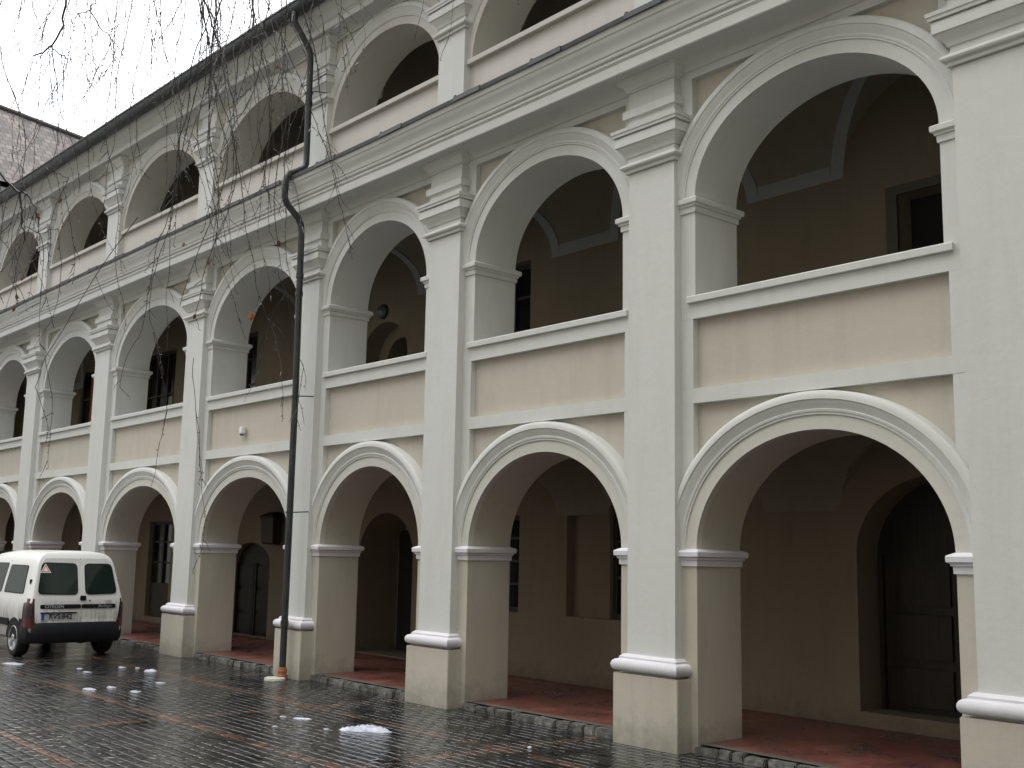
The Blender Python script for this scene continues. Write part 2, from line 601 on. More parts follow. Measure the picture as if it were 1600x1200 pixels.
for p in ORDER:
    x, w = PX[p], PW[p]
    hp, ha, ha2 = HP * w, HA * w, HA2 * w * 0.94
    bm = bmesh.new()
    box(bm, x - ha, x + ha, -0.10, REC + 0.005, 0.80, 5.62)
    pil = part('pilaster', bm, M_TRIM, building)
    bm = bmesh.new()
    box(bm, x - hp, x + hp, -0.19, REC + 0.005, -0.06, 0.652)
    bmesh.ops.bevel(bm, geom=[e for e in bm.edges if abs(e.verts[0].co.z - e.verts[1].co.z) > 0.3 or e.verts[0].co.z > 0.5], offset=0.008, segments=2, affect='EDGES')
    part('pedestal', bm, M_CREAM, pil)
    bm = bmesh.new()
    stack(bm, (x - ha - 0.0, x + ha + 0.0, -0.10, REC), [(e + 0.022, z) for e, z in base_prof(0.652)])
    part('base_moulding', bm, M_LAV, pil)
    bm = bmesh.new()
    stack(bm, (x - ha - 0.0005, x + ha + 0.0005, -0.1005, REC), cap_prof(5.625, 0.99))
    part('capital', bm, M_TRIM, pil)
    bm = bmesh.new()
    box(bm, x - ha2, x + ha2, -0.08, 0.05, 7.05, 8.285)
    pil = part('pilaster', bm, M_TRIM, building)
    bm = bmesh.new()
    stack(bm, (x - ha2 - 0.0005, x + ha2 + 0.0005, -0.0805, 0.05), cap_prof(8.28, 0.98))
    part('capital', bm, M_TRIM, pil)
    # imposts under the arches
    for st in (0, 1):
        zb = (1.671, 5.074)[st]
        for s in (-1, 1):
            if (p == 'Z' and s > 0) or (p == 'I' and s < 0):
                continue
            xj = x + s * J * w
            rect = (x + s * 0.1, xj) if s > 0 else (xj, x + s * 0.1)
            bm = bmesh.new()
            stack(bm, (*rect, 0.0, T), [(0.0, zb), (0.016, zb + 0.003), (0.018, zb + 0.058), (0.032, zb + 0.062), (0.032, zb + 0.078),
                                       (0.050, zb + 0.088), (0.056, zb + 0.092), (0.058, zb + 0.132), (0.05, zb + 0.142), (0.006, zb + 0.162)],
                  (0 if s > 0 else 1, 1 if s > 0 else 0, 1, 1))
            part('impost', bm, M_LAV if st == 0 else M_TRIM, building)

# cornices
CX = frange(XL, XR, 1.0)
def cornice(prof, zoff=0):
    bm = bmesh.new()
    extrude_profile(bm, [(y, z + zoff) for y, z in prof], CX)
    return part('cornice', bm, M_TRIM, building, angle=30)
cornice([(0.05, 6.525), (-0.004, 6.53), (-0.02, 6.535), (-0.03, 6.56), (-0.07, 6.60), (-0.11, 6.615), (-0.14, 6.62), (-0.335, 6.625), (-0.34, 6.595),
         (-0.375, 6.590), (-0.385, 6.60), (-0.385, 6.705), (-0.395, 6.712), (-0.395, 6.722), (-0.405, 6.724), (-0.405, 6.746), (-0.398, 6.752), (-0.404, 6.76),
         (-0.424, 6.768), (-0.432, 6.785), (-0.43, 6.80), (-0.445, 6.812), (-0.452, 6.84), (-0.468, 6.875), (-0.495, 6.91), (-0.515, 6.935), (-0.522, 6.96),
         (-0.535, 6.966), (-0.545, 6.99), (-0.55, 7.03), (-0.5, 7.05), (0.02, 7.06)])
bm = bmesh.new()
extrude_profile(bm, [(-0.565, 7.018), (-0.572, 7.018), (-0.578, 7.064), (-0.56, 7.078), (0.04, 7.262), (0.04, 7.25)], CX)
for x in frange(XL + 0.5, XR - 0.4, 1.45):
    xx = x + random.uniform(-0.15, 0.15)
    box(bm, xx, xx + 0.5, -0.583, -0.570, 7.020, 7.076)
    box(bm, xx, xx + 0.03, -0.57, 0.02, 7.09, 7.10)
part('flashing', bm, M_METAL, building)
cornice([(0.04, 9.262), (-0.004, 9.265), (-0.03, 9.27), (-0.04, 9.285), (-0.08, 9.30), (-0.20, 9.305), (-0.235, 9.30), (-0.24, 9.285), (-0.265, 9.283), (-0.272, 9.29),
         (-0.272, 9.375), (-0.285, 9.38), (-0.285, 9.40), (-0.30, 9.405), (-0.31, 9.42), (-0.32, 9.45), (-0.35, 9.485), (-0.40, 9.51), (-0.44, 9.525),
         (-0.45, 9.55), (-0.47, 9.56), (-0.47, 9.60), (0.0, 9.62)])
# gutter
bm = bmesh.new()
gp = []
for i in range(11):
    a = pi + pi * i / 10
    gp.append((-0.57 + 0.125 * cos(a), 9.65 + 0.13 * sin(a)))
gp = [(-0.68, 9.665), (-0.712, 9.67), (-0.712, 9.645)] + gp[:-1] + [(-0.43, 9.66)]
extrude_profile(bm, gp, CX)
part('gutter', bm, M_METAL, building)
# roof with its metal eaves strip, ridge and rear
bm = bmesh.new()
extrude_profile(bm, [(-0.50, 9.64), (-0.50, 9.70), (4.2, 13.0), (9.2, 9.7), (9.2, 9.6)], CX)
part('roof', bm, M_TILE, building)
bm = bmesh.new()
quad(bm, [(XL, 8.8, 0), (XR, 8.8, 0), (XR, 8.8, 9.8), (XL, 8.8, 9.8)])
for x in (XL, XR):
    quad(bm, [(x, REC, 0), (x, 8.8, 0), (x, 8.8, 9.8), (x, REC, 9.8)])
    quad(bm, [(x, REC, 9.8), (x, 8.8, 9.8), (x, 4.2, 12.9)])
for z in (3.24, 7.05, 9.5):                      # floors between the storeys
    for a, b in zip(CX, CX[1:]):
        quad(bm, [(a, T, z), (b, T, z), (b, 8.8, z), (a, 8.8, z)])
part('shell', bm, M_CREAM, building, smooth=False)

# vaults over the galleries
def vault(bay, s, zcr, half, zl):
    l, r = bay
    x0, x1 = PX[l], PX[r]
    cx = (x0 + x1) / 2
    a = (x1 - x0) / 2 - half
    yc, wd = (T + YB) / 2, (YB - T) / 2
    def z1(y):
        return s + (zcr - s) * sqrt(max(0, 1 - ((y - yc) / wd) ** 2))
    def z2(x):
        q = (x - cx) / a
        return s + (zl - s) * sqrt(1 - q * q) if abs(q) < 1 else s
    nx = 72
    xs_ = [x0 + (x1 - x0) * i / nx for i in range(nx + 1)]
    ys_ = [yc - wd * cos(pi * i / 28) for i in range(29)]
    bm = bmesh.new()
    g_ = [[bm.verts.new((x, y, max(z1(y), z2(x)))) for y in ys_] for x in xs_]
    for i in range(nx):
        for j in range(28):
            bm.faces.new((g_[i][j], g_[i + 1][j], g_[i + 1][j + 1], g_[i][j + 1]))
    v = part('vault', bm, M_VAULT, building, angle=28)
    return v, s, zcr, yc, wd, a, cx, zl

def band(v, s, zcr, yc, wd, a, cx, zl, side, edge_x, bw=0.165):
    """raised plaster band that edges the foot of a vault on the gallery wall"""
    bm = bmesh.new()
    def on(x, z, off):
        q = min(1, max(0, (z - s) / (zcr - s)))
        y = yc + wd * sqrt(1 - q * q)
        return (x, y - off, z - off * 0.4)
    rows = []
    for i in range(19):
        z = s + (min(zcr, zl) - s) * 0.93 * (i / 18) ** 1.2
        q = (z - s) / (zl - s)
        xe = cx + side * a * sqrt(max(0, 1 - q * q))
        rows.append([bm.verts.new(on(xe, z, 0.0)), bm.verts.new(on(xe, z, 0.016)), bm.verts.new(on(xe + side * bw, z, 0.016)), bm.verts.new(on(xe + side * bw, z, 0.0))])
    for r0, r1 in zip(rows, rows[1:]):
        for k in range(3):
            bm.faces.new((r0[k], r0[k + 1], r1[k + 1], r1[k]))
    xa = cx + side * (a + bw)
    rows = []
    for z in (s, s + bw * 0.5, s + bw):
        rows.append([bm.verts.new(on(xa, z, 0.016)), bm.verts.new(on(edge_x, z, 0.016))])
    for r0, r1 in zip(rows, rows[1:]):
        bm.faces.new((r0[0], r0[1], r1[1], r1[0]))
    quad(bm, [on(xa, s, 0.016), on(edge_x, s, 0.016), on(edge_x, s, 0.0), on(xa, s, 0.0)])
    quad(bm, [on(xa, s + bw, 0.016), on(edge_x, s + bw, 0.016), on(edge_x, s + bw, 0.0), on(xa, s + bw, 0.0)])
    part('vault_band', bm, M_BAND, v)

for bay in BAYS:
    vault(bay, 2.28, 3.10, 0.50, 3.05)
    V = vault(bay, 5.93, 6.95, 0.66, 6.92)
    band(*V, -1, PX[bay[0]])
    band(*V, 1, PX[bay[1]])
    vault(bay, 8.45, 9.40, 0.62, 9.38)

# ------------------------------------------------------------------ back walls with their doors and windows
def arch_top(x, o):
    if not o.get('rise'):
        return o['zt']
    c, a = (o['x0'] + o['x1']) / 2, (o['x1'] - o['x0']) / 2
    return o['zt'] - o['rise'] + o['rise'] * sqrt(max(0, 1 - ((x - c) / a) ** 2))

def pierced(bm, xa, xb, z0, z1, ops, y, mi=0):
    x = xa
    for o in sorted(ops, key=lambda q: q['x0']):
        quad(bm, [(x, y, z0), (o['x0'], y, z0), (o['x0'], y, z1), (x, y, z1)], mi)
        n = 24 if o.get('rise') else 1
        if o['zb'] > z0 + 0.001:
            quad(bm, [(o['x0'], y, z0), (o['x1'], y, z0), (o['x1'], y, o['zb']), (o['x0'], y, o['zb'])], mi)
        c, a = (o['x0'] + o['x1']) / 2, (o['x1'] - o['x0']) / 2
        px = [c - a * cos(pi * i / n) for i in range(n + 1)]
        d = y + o['d']
        for p, q in zip(px, px[1:]):
            zp, zq = arch_top(p, o), arch_top(q, o)
            quad(bm, [(p, y, zp), (q, y, zq), (q, y, z1), (p, y, z1)], mi)
            quad(bm, [(p, y, zp), (q, y, zq), (q, d, zq), (p, d, zp)], mi)
        for p in (o['x0'], o['x1']):
            zt = arch_top(p, o)
            quad(bm, [(p, y, o['zb']), (p, d, o['zb']), (p, d, zt), (p, y, zt)], mi)
        quad(bm, [(o['x0'], y, o['zb']), (o['x1'], y, o['zb']), (o['x1'], d, o['zb']), (o['x0'], d, o['zb'])], mi)
        x = o['x1']
    quad(bm, [(x, y, z0), (xb, y, z0), (xb, y, z1), (x, y, z1)], mi)

def plate(bm, o, y, mi=0, inset=0.0):
    n = 24
    c, a = (o['x0'] + o['x1']) / 2, (o['x1'] - o['x0']) / 2
    px = [c - a * cos(pi * i / n) for i in range(n + 1)] if o.get('rise') else [o['x0'], o['x1']]
    for p, q in zip(px, px[1:]):
        quad(bm, [(p, y, o['zb']), (q, y, o['zb']), (q, y, arch_top(q, o)), (p, y, arch_top(p, o))], mi)

def build_fill(o):
    y = YB + o['d']
    k = o['k']
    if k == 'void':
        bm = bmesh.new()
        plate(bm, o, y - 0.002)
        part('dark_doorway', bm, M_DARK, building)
    elif k == 'blind':
        bm = bmesh.new()
        plate(bm, o, y - 0.002)
        part('blind_niche', bm, M_INNER, building)
    elif k == 'arch2':
        c, a = (o['x0'] + o['x1']) / 2, (o['x1'] - o['x0']) / 2
        inn = dict(x0=c - a * 0.62, x1=c + a * 0.62, zb=o['zb'], zt=o['zt'] - 0.22, rise=o['rise'] * 0.7, d=0.6)
        bm = bmesh.new()
        pierced(bm, o['x0'] - 0.01, o['x1'] + 0.01, o['zb'], o['zt'] + 0.01, [inn], y - 0.002)
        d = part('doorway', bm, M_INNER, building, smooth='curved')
        bm = bmesh.new()
        plate(bm, inn, y + 0.59)
        part('door_leaf', bm, M_WOOD, d)
    elif k == 'niche_door':
        bm = bmesh.new()
        plate(bm, o, y - 0.002)
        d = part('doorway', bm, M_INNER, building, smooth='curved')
        bm = bmesh.new()
        box(bm, o['x0'] + 0.10, o['x1'] - 0.62, y - 0.05, y - 0.004, o['zb'], 2.12)
        part('door_leaf', bm, M_DARK, d)
    elif k == 'door':
        bm = bmesh.new()
        plate(bm, o, y - 0.002)
        c = (o['x0'] + o['x1']) / 2
        zt = arch_top(o['x0'], o)
        h = zt - o['zb']
        d = part('door', bm, M_WOOD, building)
        for (a, b) in ((o['x0'] + 0.03, c - 0.012), (c + 0.012, o['x1'] - 0.03)):
            bm = bmesh.new()
            for (u, v) in ((0.04, 0.28), (0.34, 0.62), (0.68, 0.96)):
                box(bm, a + 0.09, b - 0.09, y - 0.035, y - 0.003, o['zb'] + h * u, o['zb'] + h * v)
            box(bm, a, a + 0.05, y - 0.05, y - 0.003, o['zb'], zt)
            box(bm, b - 0.05, b, y - 0.05, y - 0.003, o['zb'], zt)
            part('door_leaf', bm, M_WOOD, d)
        bm = bmesh.new()
        tube(bm, [(c + 0.06, y - 0.06, o['zb'] + 1.0), (c + 0.06, y - 0.10, o['zb'] + 1.0), (c + 0.17, y - 0.10, o['zb'] + 1.0)], 0.012, 8)
        part('handle', bm, M_METAL, d)
    elif k in ('window', 'glazed'):
        bm = bmesh.new()
        fw = 0.07
        x0, x1, z0, z1 = o['x0'], o['x1'], o['zb'], o['zt']
        yy0, yy1 = y - 0.07, y - 0.01
        box(bm, x0, x0 + fw, yy0, yy1, z0, z1)
        box(bm, x1 - fw, x1, yy0, yy1, z0, z1)
        box(bm, x0 + fw, x1 - fw, yy0, yy1, z1 - fw, z1)
        low = z0 + (0.75 if k == 'glazed' else fw)
        box(bm, x0 + fw, x1 - fw, yy0, yy1, z0, low)
        nc, nr = o.get('grid', (2, 3))
        for i in range(1, nc):
            xm = x0 + (x1 - x0) * i / nc
            box(bm, xm - 0.04, xm + 0.04, yy0 - 0.004, yy1, low, z1 - fw)
        for i in range(1, nr):
            zm = low + (z1 - low) * i / nr
            box(bm, x0 + fw, x1 - fw, yy0 + 0.012, yy1, zm - 0.018, zm + 0.018)
        d = part('window' if k == 'window' else 'glazed_door', bm, M_FRAME, building)
        bm = bmesh.new()
        quad(bm, [(x0, y - 0.03, low), (x1, y - 0.03, low), (x1, y - 0.03, z1), (x0, y - 0.03, z1)])
        part('pane', bm, o.get('gm', M_GLASS), d)
        for (cx0, cx1, cz0, cz1, cm, nm) in o.get('cur', ()):
            bm = bmesh.new()
            quad(bm, [(cx0, y - 0.034, cz0), (cx1, y - 0.034, cz0), (cx1, y - 0.034, cz1), (cx0, y - 0.034, cz1)])
            part(nm, bm, cm, d)

M_ORANGE = mat('orange_curtain', (0.42, 0.12, 0.04), 0.8)
M_PAPER = mat('pale_curtain', (0.5, 0.55, 0.58), 0.8)
M_PANE_COVER = mat('grey_blue_pane_cover', (0.30, 0.36, 0.38), 0.8)
M_FRAME2 = mat('grey_brown_frame', (0.085, 0.075, 0.062), 0.6)
GOPS = [
    dict(x0=4.6, x1=6.0, zb=0.1, zt=2.3, rise=0.5, d=0.15, k='door'),
    dict(x0=0.69, x1=2.55, zb=0.23, zt=2.62, rise=0.80, d=0.40, k='door'),
    dict(x0=-3.74, x1=-2.93, zb=0.945, zt=2.40, d=0.13, k='blind'),
    dict(x0=-2.925, x1=-1.9, zb=0.945, zt=2.40, d=0.13, k='window', grid=(2, 3)),
    dict(x0=-5.75, x1=-4.72, zb=0.94, zt=2.30, d=0.13, k='window', grid=(2, 4)),
    dict(x0=-8.87, x1=-7.30, zb=0.1, zt=2.38, rise=0.70, d=0.8, k='niche_door'),
    dict(x0=-13.55, x1=-11.96, zb=0.1, zt=1.87, rise=0.40, d=0.16, k='door'),
    dict(x0=-17.72, x1=-16.5, zb=0.2, zt=2.32, d=0.16, k='glazed', grid=(2, 3)),
    dict(x0=-22.2, x1=-20.8, zb=0.1, zt=2.3, d=0.16, k='door'),
    dict(x0=-26.4, x1=-25.0, zb=0.1, zt=2.3, d=0.16, k='door')]
FOPS = [
    dict(x0=4.7, x1=5.9, zb=3.25, zt=5.6, d=0.3, k='void'),
    dict(x0=1.30, x1=2.75, zb=3.25, zt=5.575, d=0.25, k='void', fr=1),
    dict(x0=-5.6, x1=-4.57, zb=3.25, zt=6.0, d=0.2, k='glazed', grid=(2, 4)),
    dict(x0=-9.02, x1=-7.64, zb=3.25, zt=5.62, rise=0.62, d=0.35, k='arch2'),
    dict(x0=-14.0, x1=-12.94, zb=3.25, zt=6.12, d=0.14, k='glazed', grid=(2, 4),
         cur=((-13.36, -13.0, 4.3, 5.05, M_PANE_COVER, 'pane_cover'),)),  # pale grey-blue sheet over part of the glazing
    dict(x0=-18.60, x1=-16.86, zb=4.2, zt=6.24, d=0.14, k='window', grid=(3, 2),
         cur=((-17.55, -17.20, 4.7, 5.2, M_PANE_COVER, 'pane_cover'), (-16.98, -16.90, 5.2, 5.75, M_PAPER, 'pane_cover'))),
    dict(x0=-22.97, x1=-21.0, zb=4.2, zt=6.28, d=0.14, k='window', grid=(2, 3),
         cur=((-22.5, -21.05, 4.3, 6.2, M_ORANGE, 'pane_cover'),)),
    dict(x0=-27.0, x1=-25.2, zb=4.2, zt=6.2, d=0.14, k='window', grid=(2, 3))]
SOPS = [dict(x0=PX[l] + 1.1, x1=PX[l] + 2.1, zb=7.06, zt=8.95, d=0.14, k='door') for l, r in BAYS]
for ops, z0, z1 in ((GOPS, 0, 3.24), (FOPS, 3.24, 7.05), (SOPS, 7.05, 9.5)):
    bm = bmesh.new()
    pierced(bm, XL, XR, z0, z1, ops, YB)
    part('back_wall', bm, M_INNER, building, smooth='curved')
    for o in ops:
        build_fill(o)
        if o.get('fr'):
            bm = bmesh.new()
            box(bm, o['x0'] - 0.13, o['x0'], YB - 0.03, YB + 0.01, o['zb'], o['zt'] + 0.10)
            box(bm, o['x0'], o['x1'], YB - 0.03, YB + 0.01, o['zt'], o['zt'] + 0.10)
            part('door_frame', bm, M_FRAME2, building)

# ------------------------------------------------------------------ arcade floor and kerb
bm = bmesh.new()
for a, b in zip(CX, CX[1:]):
    quad(bm, [(a, 0.03, 0.082), (b, 0.03, 0.082), (b, YB + 0.8, 0.082), (a, YB + 0.8, 0.082)])
fl = link('arcade_floor', bm, M_RED, smooth=False)
tag(fl, 'worn red painted floor under the ground floor arches', 'floor', kind='structure')
bm = bmesh.new()
for bay in BAYS:
    l, r = bay
    x = PX[l] + J * PW[l] - 0.02
    end = PX[r] - J * PW[r] + 0.05
    while x < end:
        ln = min(random.uniform(0.14, 0.34), end - x)
        if ln < 0.05:
            break
        y0 = -0.035 + random.uniform(-0.025, 0.02)
        h = 0.078 + random.uniform(-0.012, 0.008)
        start = len(bm.verts)
        box(bm, x + 0.006, x + ln - 0.006, y0, 0.09, -0.03, h)
        bm.verts.ensure_lookup_table()
        for v in bm.verts[start:]:
            v.co += Vector((random.uniform(-.014, .014), random.uniform(-.018, .018), random.uniform(-.012, .004)))
        x += ln
bmesh.ops.bevel(bm, geom=list(bm.edges), offset=0.012, segments=2, affect='EDGES')
kb = link('kerb', bm, M_STONE)
tag(kb, 'low kerb of rough grey stones along the foot of the arches', 'kerb', kind='structure')
# fallen mortar bed under the kerb
# ------------------------------------------------------------------ downpipe
bm = bmesh.new()
xp = -6.622
path = [(-0.60, 9.60), (-0.62, 9.50), (-0.62, 9.40), (-0.40, 9.12), (-0.345, 9.03), (-0.325, 8.90), (-0.315, 7.50), (-0.315, 7.32), (-0.35, 7.24), (-0.58, 7.10), (-0.625, 7.03),
        (-0.635, 6.92), (-0.635, 6.76), (-0.60, 6.67), (-0.40, 6.49), (-0.355, 6.41), (-0.335, 6.30), (-0.305, 4.0), (-0.30, 0.16)]
def rnd(path):
    return [(xp, y, z) for y, z in path]
tube(bm, rnd(path), 0.047, 14)
pipe = part('downpipe', bm, M_METAL, building)
for z, y in ((8.2, -0.318), (5.62, -0.327), (5.35, -0.325), (0.72, -0.30)):
    bm = bmesh.new()
    tube(bm, [(xp, y, z), (xp, y, z + 0.07)], 0.056, 14)
    part('collar', bm, M_METAL, pipe)
for z in (8.4, 3.9, 2.27):
    bm = bmesh.new()
    yy = -0.31
    tube(bm, [(xp, yy, z), (xp + 0.10, yy + 0.02, z), (xp + 0.16, -0.10, z + 0.01)], 0.008, 6)
    tube(bm, [(xp, yy, z - 0.012), (xp, yy, z + 0.012)], 0.053, 14)
    part('bracket', bm, M_METAL, pipe)
bm = bmesh.new()
tube(bm, [(xp, -0.30, 0.0), (xp, -0.30, 0.05), (xp, -0.30, 0.055), (xp, -0.30, 0.10), (xp, -0.30, 0.105), (xp, -0.30, 0.16)],
     [0.075, 0.075, 0.062, 0.062, 0.07, 0.055], 16)
part('clay_socket', bm, mat('orange_clay', (0.30, 0.11, 0.045), 0.7), pipe)

# ------------------------------------------------------------------ small fixtures
lamp = empty('wall_lamp', (-8.38, 2.3, 5.80))
tag(lamp, 'round dark wall lamp above the arched doorway on the first floor gallery', 'lamp')
bm = bmesh.new()
tube(bm, [(0, 0, 0), (0, -0.04, 0)], 0.13, 20)
link('lamp_base', bm, M_METAL, lamp)
bm = bmesh.new()
tube(bm, [(0, -0.04, 0), (0, -0.07, 0), (0, -0.10, 0), (0, -0.118, 0)], [0.115, 0.105, 0.075, 0.02], 20)
link('lamp_shade', bm, mat('frosted_green_glass', (0.10, 0.15, 0.14), 0.3), lamp)
sen = empty('sensor_box', (-8.83, 0.05, 3.60))
tag(sen, 'small white plastic box fixed on the cream parapet panel left of the downpipe', 'sensor')
bm = bmesh.new()
box(bm, -0.05, 0.05, -0.07, 0, -0.055, 0.06)
bmesh.ops.bevel(bm, geom=list(bm.edges), offset=0.012, segments=2, affect='EDGES')
link('case', bm, mat('white_plastic', (0.75, 0.75, 0.74), 0.4), sen)
bm = bmesh.new()
tube(bm, [(0, -0.04, -0.055), (0, -0.04, -0.085)], [0.036, 0.026], 14)
link('lens', bm, mat('grey_plastic', (0.12, 0.12, 0.12), 0.4), sen)
lan = empty('wall_lantern', (-11.75, 2.3, 2.12))
tag(lan, 'dark boxy lantern fixed on the gallery wall beside the arched wooden door', 'lantern')
bm = bmesh.new()
stack(bm, (-0.22, 0.22, -0.20, -0.03), [(-0.03, -0.28), (0.0, -0.24), (0.02, 0.2), (0.05, 0.24), (-0.08, 0.32)], (1, 1, 1, 0))
link('lantern_body', bm, M_FRAME, lan)
bm = bmesh.new()
box(bm, -0.05, 0.05, -0.03, 0.0, -0.1, 0.1)
link('wall_bracket', bm, M_METAL, lan)
spl = empty('splash_block', (-6.60, -0.42, 0.0))
bm = bmesh.new()
tube(bm, [(0, 0, 0.0), (0, 0, 0.025), (0, 0, 0.032)], [0.17, 0.165, 0.14], 20)
for v in bm.verts:
    v.co.y *= 0.8
sb = link('slab', bm, mat('pale_concrete', (0.5, 0.5, 0.48), 0.5), spl)
tag(spl, 'pale round drain slab on the paving below the downpipe', 'drain')

# ------------------------------------------------------------------ melting snow on the paving
M_SNOW = mat('wet_snow', (0.62, 0.66, 0.78), 0.4)
_n = noise(M_SNOW, 18, 4)
_rp = ramp(M_SNOW, _n.outputs[0], [(0.3, (0.24, 0.27, 0.38)), (0.65, (0.52, 0.54, 0.62))])
L(M_SNOW, _rp.outputs[0], bsdf(M_SNOW).inputs['Base Color'])
M_ICE = mat('grey_slush', (0.24, 0.26, 0.30), 0.25)
SNOW = [(-2.218, -1.752, 0.27, 0.11, 0.06, 'largest lump of melting snow on the paving in front of the pillars'),
        (-3.29, -1.914, 0.15, 0.06, 0.025, 'thin flat snow scrap on the paving in line with the orange strip'),
        (-3.52, -2.0, 0.06, 0.04, 0.022, 'tiny snow scrap touching the thin flat snow scrap near the downpipe'),
        (-8.40, -1.40, 0.11, 0.09, 0.06, 'brightest small snow lump between the van and the downpipe'),
        (-6.298, -2.494, 0.10, 0.08, 0.035, 'snow lump rightmost of the row of three behind the van'),
        (-6.872, -2.567, 0.09, 0.07, 0.03, 'snow lump in the middle of the row of three behind the van'),
        (-6.813, -2.853, 0.12, 0.08, 0.035, 'snow lump leftmost of the row of three behind the van'),
        (-7.02, -1.862, 0.10, 0.07, 0.025, 'flat snow lump on the paving below the brightest small lump'),
        (-8.743, -2.2, 0.11, 0.07, 0.02, 'greyish melting snow scrap behind the van\'s number plate'),
        (-9.198, -2.129, 0.08, 0.06, 0.025, 'small snow scrap closest behind the rear bumper of the van'),
        (-9.088, -1.565, 0.09, 0.06, 0.03, 'small snow lump behind the right rear wheel of the van'),
        (-8.894, -1.403, 0.07, 0.05, 0.025, 'tiny snow lump just left of the brightest small lump'),
        (-10.35, -2.72, 0.24, 0.14, 0.04, 'wide pale snow heap beside the left rear wheel of the van'),
        (-2.97, -2.387, 0.05, 0.04, 0.02, 'small snow crumb alone on dark paving left of the largest lump'),
        (-2.55, -2.05, 0.05, 0.04, 0.018, 'small snow crumb just left of the largest lump'),
        (-0.613, -1.059, 0.035, 0.03, 0.025, 'white crumb of snow nearest the big pillar at the right')]
def snow(i, x, y, rx, ry, h, label):
    rnd_ = random.Random(50 + i)
    bm = bmesh.new()
    blobs = [(0, 0, 1.0)] + [(rnd_.uniform(-.7, .7), rnd_.uniform(-.5, .5), rnd_.uniform(.4, .75)) for _ in range(4)]
    n = 26
    gv = {}
    for a in range(n + 1):
        for b in range(n + 1):
            u, v = (a / n * 2 - 1) * 1.35, (b / n * 2 - 1) * 1.35
            z = 0
            for bx, by, br_ in blobs:
                q = 1 - ((u - bx) ** 2 + (v - by) ** 2 * 1.3) / (br_ * br_ * 0.6)
                z = max(z, br_ * max(0, q) ** 0.5)
            z *= 1 + 0.9 * (rnd_.random() - 0.5)
            gv[a, b] = (u * rx, v * ry, z * h)
    vs = {}
    for a in range(n):
        for b in range(n):
            c = [(a, b), (a + 1, b), (a + 1, b + 1), (a, b + 1)]
            if max(gv[k][2] for k in c) > 0:
                for k in c:
                    if k not in vs:
                        p = gv[k]
                        vs[k] = bm.verts.new((p[0], p[1], p[2] - 0.002))
                bm.faces.new([vs[k] for k in c])
    o = link('snow_lump', bm, M_SNOW if i in (0, 1, 3, 15) else M_ICE, angle=180)
    # view axis is oblique to the facade: lay the lumps along it
    o.location = (x, y, 0.001)
    o.rotation_euler.z = radians(35)
    tag(o, label, 'snow', 'lumps of melting snow on the paving')
for i, s_ in enumerate(SNOW):
    snow(i, *s_[:2], *(q * (1.0 if i == 0 else 0.72) for q in s_[2:4]), s_[4] * (0.75 if i == 0 else 0.45), s_[5])
# ------------------------------------------------------------------ the white van
def text_mesh(body, size, ext=0.0015, shear=0.0, bold=0.0):
    cu = bpy.data.curves.new('lettering', 'FONT')
    cu.body = body
    cu.size = size
    cu.extrude = ext
    cu.offset = bold
    cu.shear = shear
    cu.align_x = 'CENTER'
    cu.align_y = 'CENTER'
    cu.resolution_u = 3
    o = bpy.data.objects.new('lettering', cu)
    COL.objects.link(o)
    dg = bpy.context.evaluated_depsgraph_get()
    me = bpy.data.meshes.new_from_object(o.evaluated_get(dg))
    bpy.data.objects.remove(o)
    return me

def van_paint():
    m = mat('dirty_white_van_paint', (0.66, 0.67, 0.66), 0.35, 0, 0.5)
    bsdf(m).inputs['Coat Weight'].default_value = 0.25
    tc = N(m, 'ShaderNodeTexCoord')
    o = tc.outputs['Object']
    mp = N(m, 'ShaderNodeMapping')
    mp.inputs['Scale'].default_value = (26, 26, 1.3)
    L(m, o, mp.inputs['Vector'])
    st = noise(m, 1.0, 6, mp.outputs[0], 0.7)
    cl = noise(m, 3.0, 4, o)
    sep = N(m, 'ShaderNodeSeparateXYZ')
    L(m, o, sep.inputs[0])
    # run-down dirt from the window sills: strongest between the windows and the bumper
    low = ramp(m, sep.outputs[2], [(0.62, (1, 1, 1)), (1.08, (0, 0, 0))])
    a = ramp(m, st.outputs[0], [(0.44, (0, 0, 0)), (0.62, (1, 1, 1))])
    b = ramp(m, cl.outputs[0], [(0.34, (0, 0, 0)), (0.56, (1, 1, 1))])
    f = math_n(m, 'MULTIPLY', math_n(m, 'MULTIPLY', a.outputs[0], b.outputs[0]), low.outputs[0])
    f = math_n(m, 'ADD', math_n(m, 'MULTIPLY', f, 0.9), math_n(m, 'MULTIPLY', low.outputs[0], 0.13), True)
    L(m, mix(m, f, (0.66, 0.67, 0.66), (0.16, 0.15, 0.13)), bsdf(m).inputs['Base Color'])
    return m
MV = van_paint()
MVB = mat('black_bumper_plastic', (0.007, 0.008, 0.011), 0.6, 0, 0.25)
MVG = mat('green_tinted_glass', (0.008, 0.018, 0.015), 0.07, 0, 0.6)
MVR = mat('red_lamp_glass', (0.07, 0.008, 0.012), 0.2, 0, 0.6)
MVS = mat('smoked_lamp_glass', (0.022, 0.010, 0.014), 0.2, 0, 0.6)
MVT = mat('tyre_rubber', (0.012, 0.012, 0.012), 0.8)
MVW = mat('silver_wheel_cover', (0.45, 0.47, 0.50), 0.3, 0.8)
MVP = mat('white_plate', (0.42, 0.45, 0.47), 0.4)
MVK = mat('black_lettering', (0.02, 0.02, 0.025), 0.5)
MVL = mat('silver_lettering', (0.5, 0.52, 0.55), 0.35, 0.6)
MVBL = mat('blue_plate_band', (0.03, 0.08, 0.35), 0.4)

van = empty('parked_van', (-10.95, -1.60, 0))
tag(van, 'white panel van with dirty rear doors parked on the wet paving by the arcade', 'van')
VS = 0.93
van.rotation_euler.z = 0.027
van.scale = (VS, VS, VS)

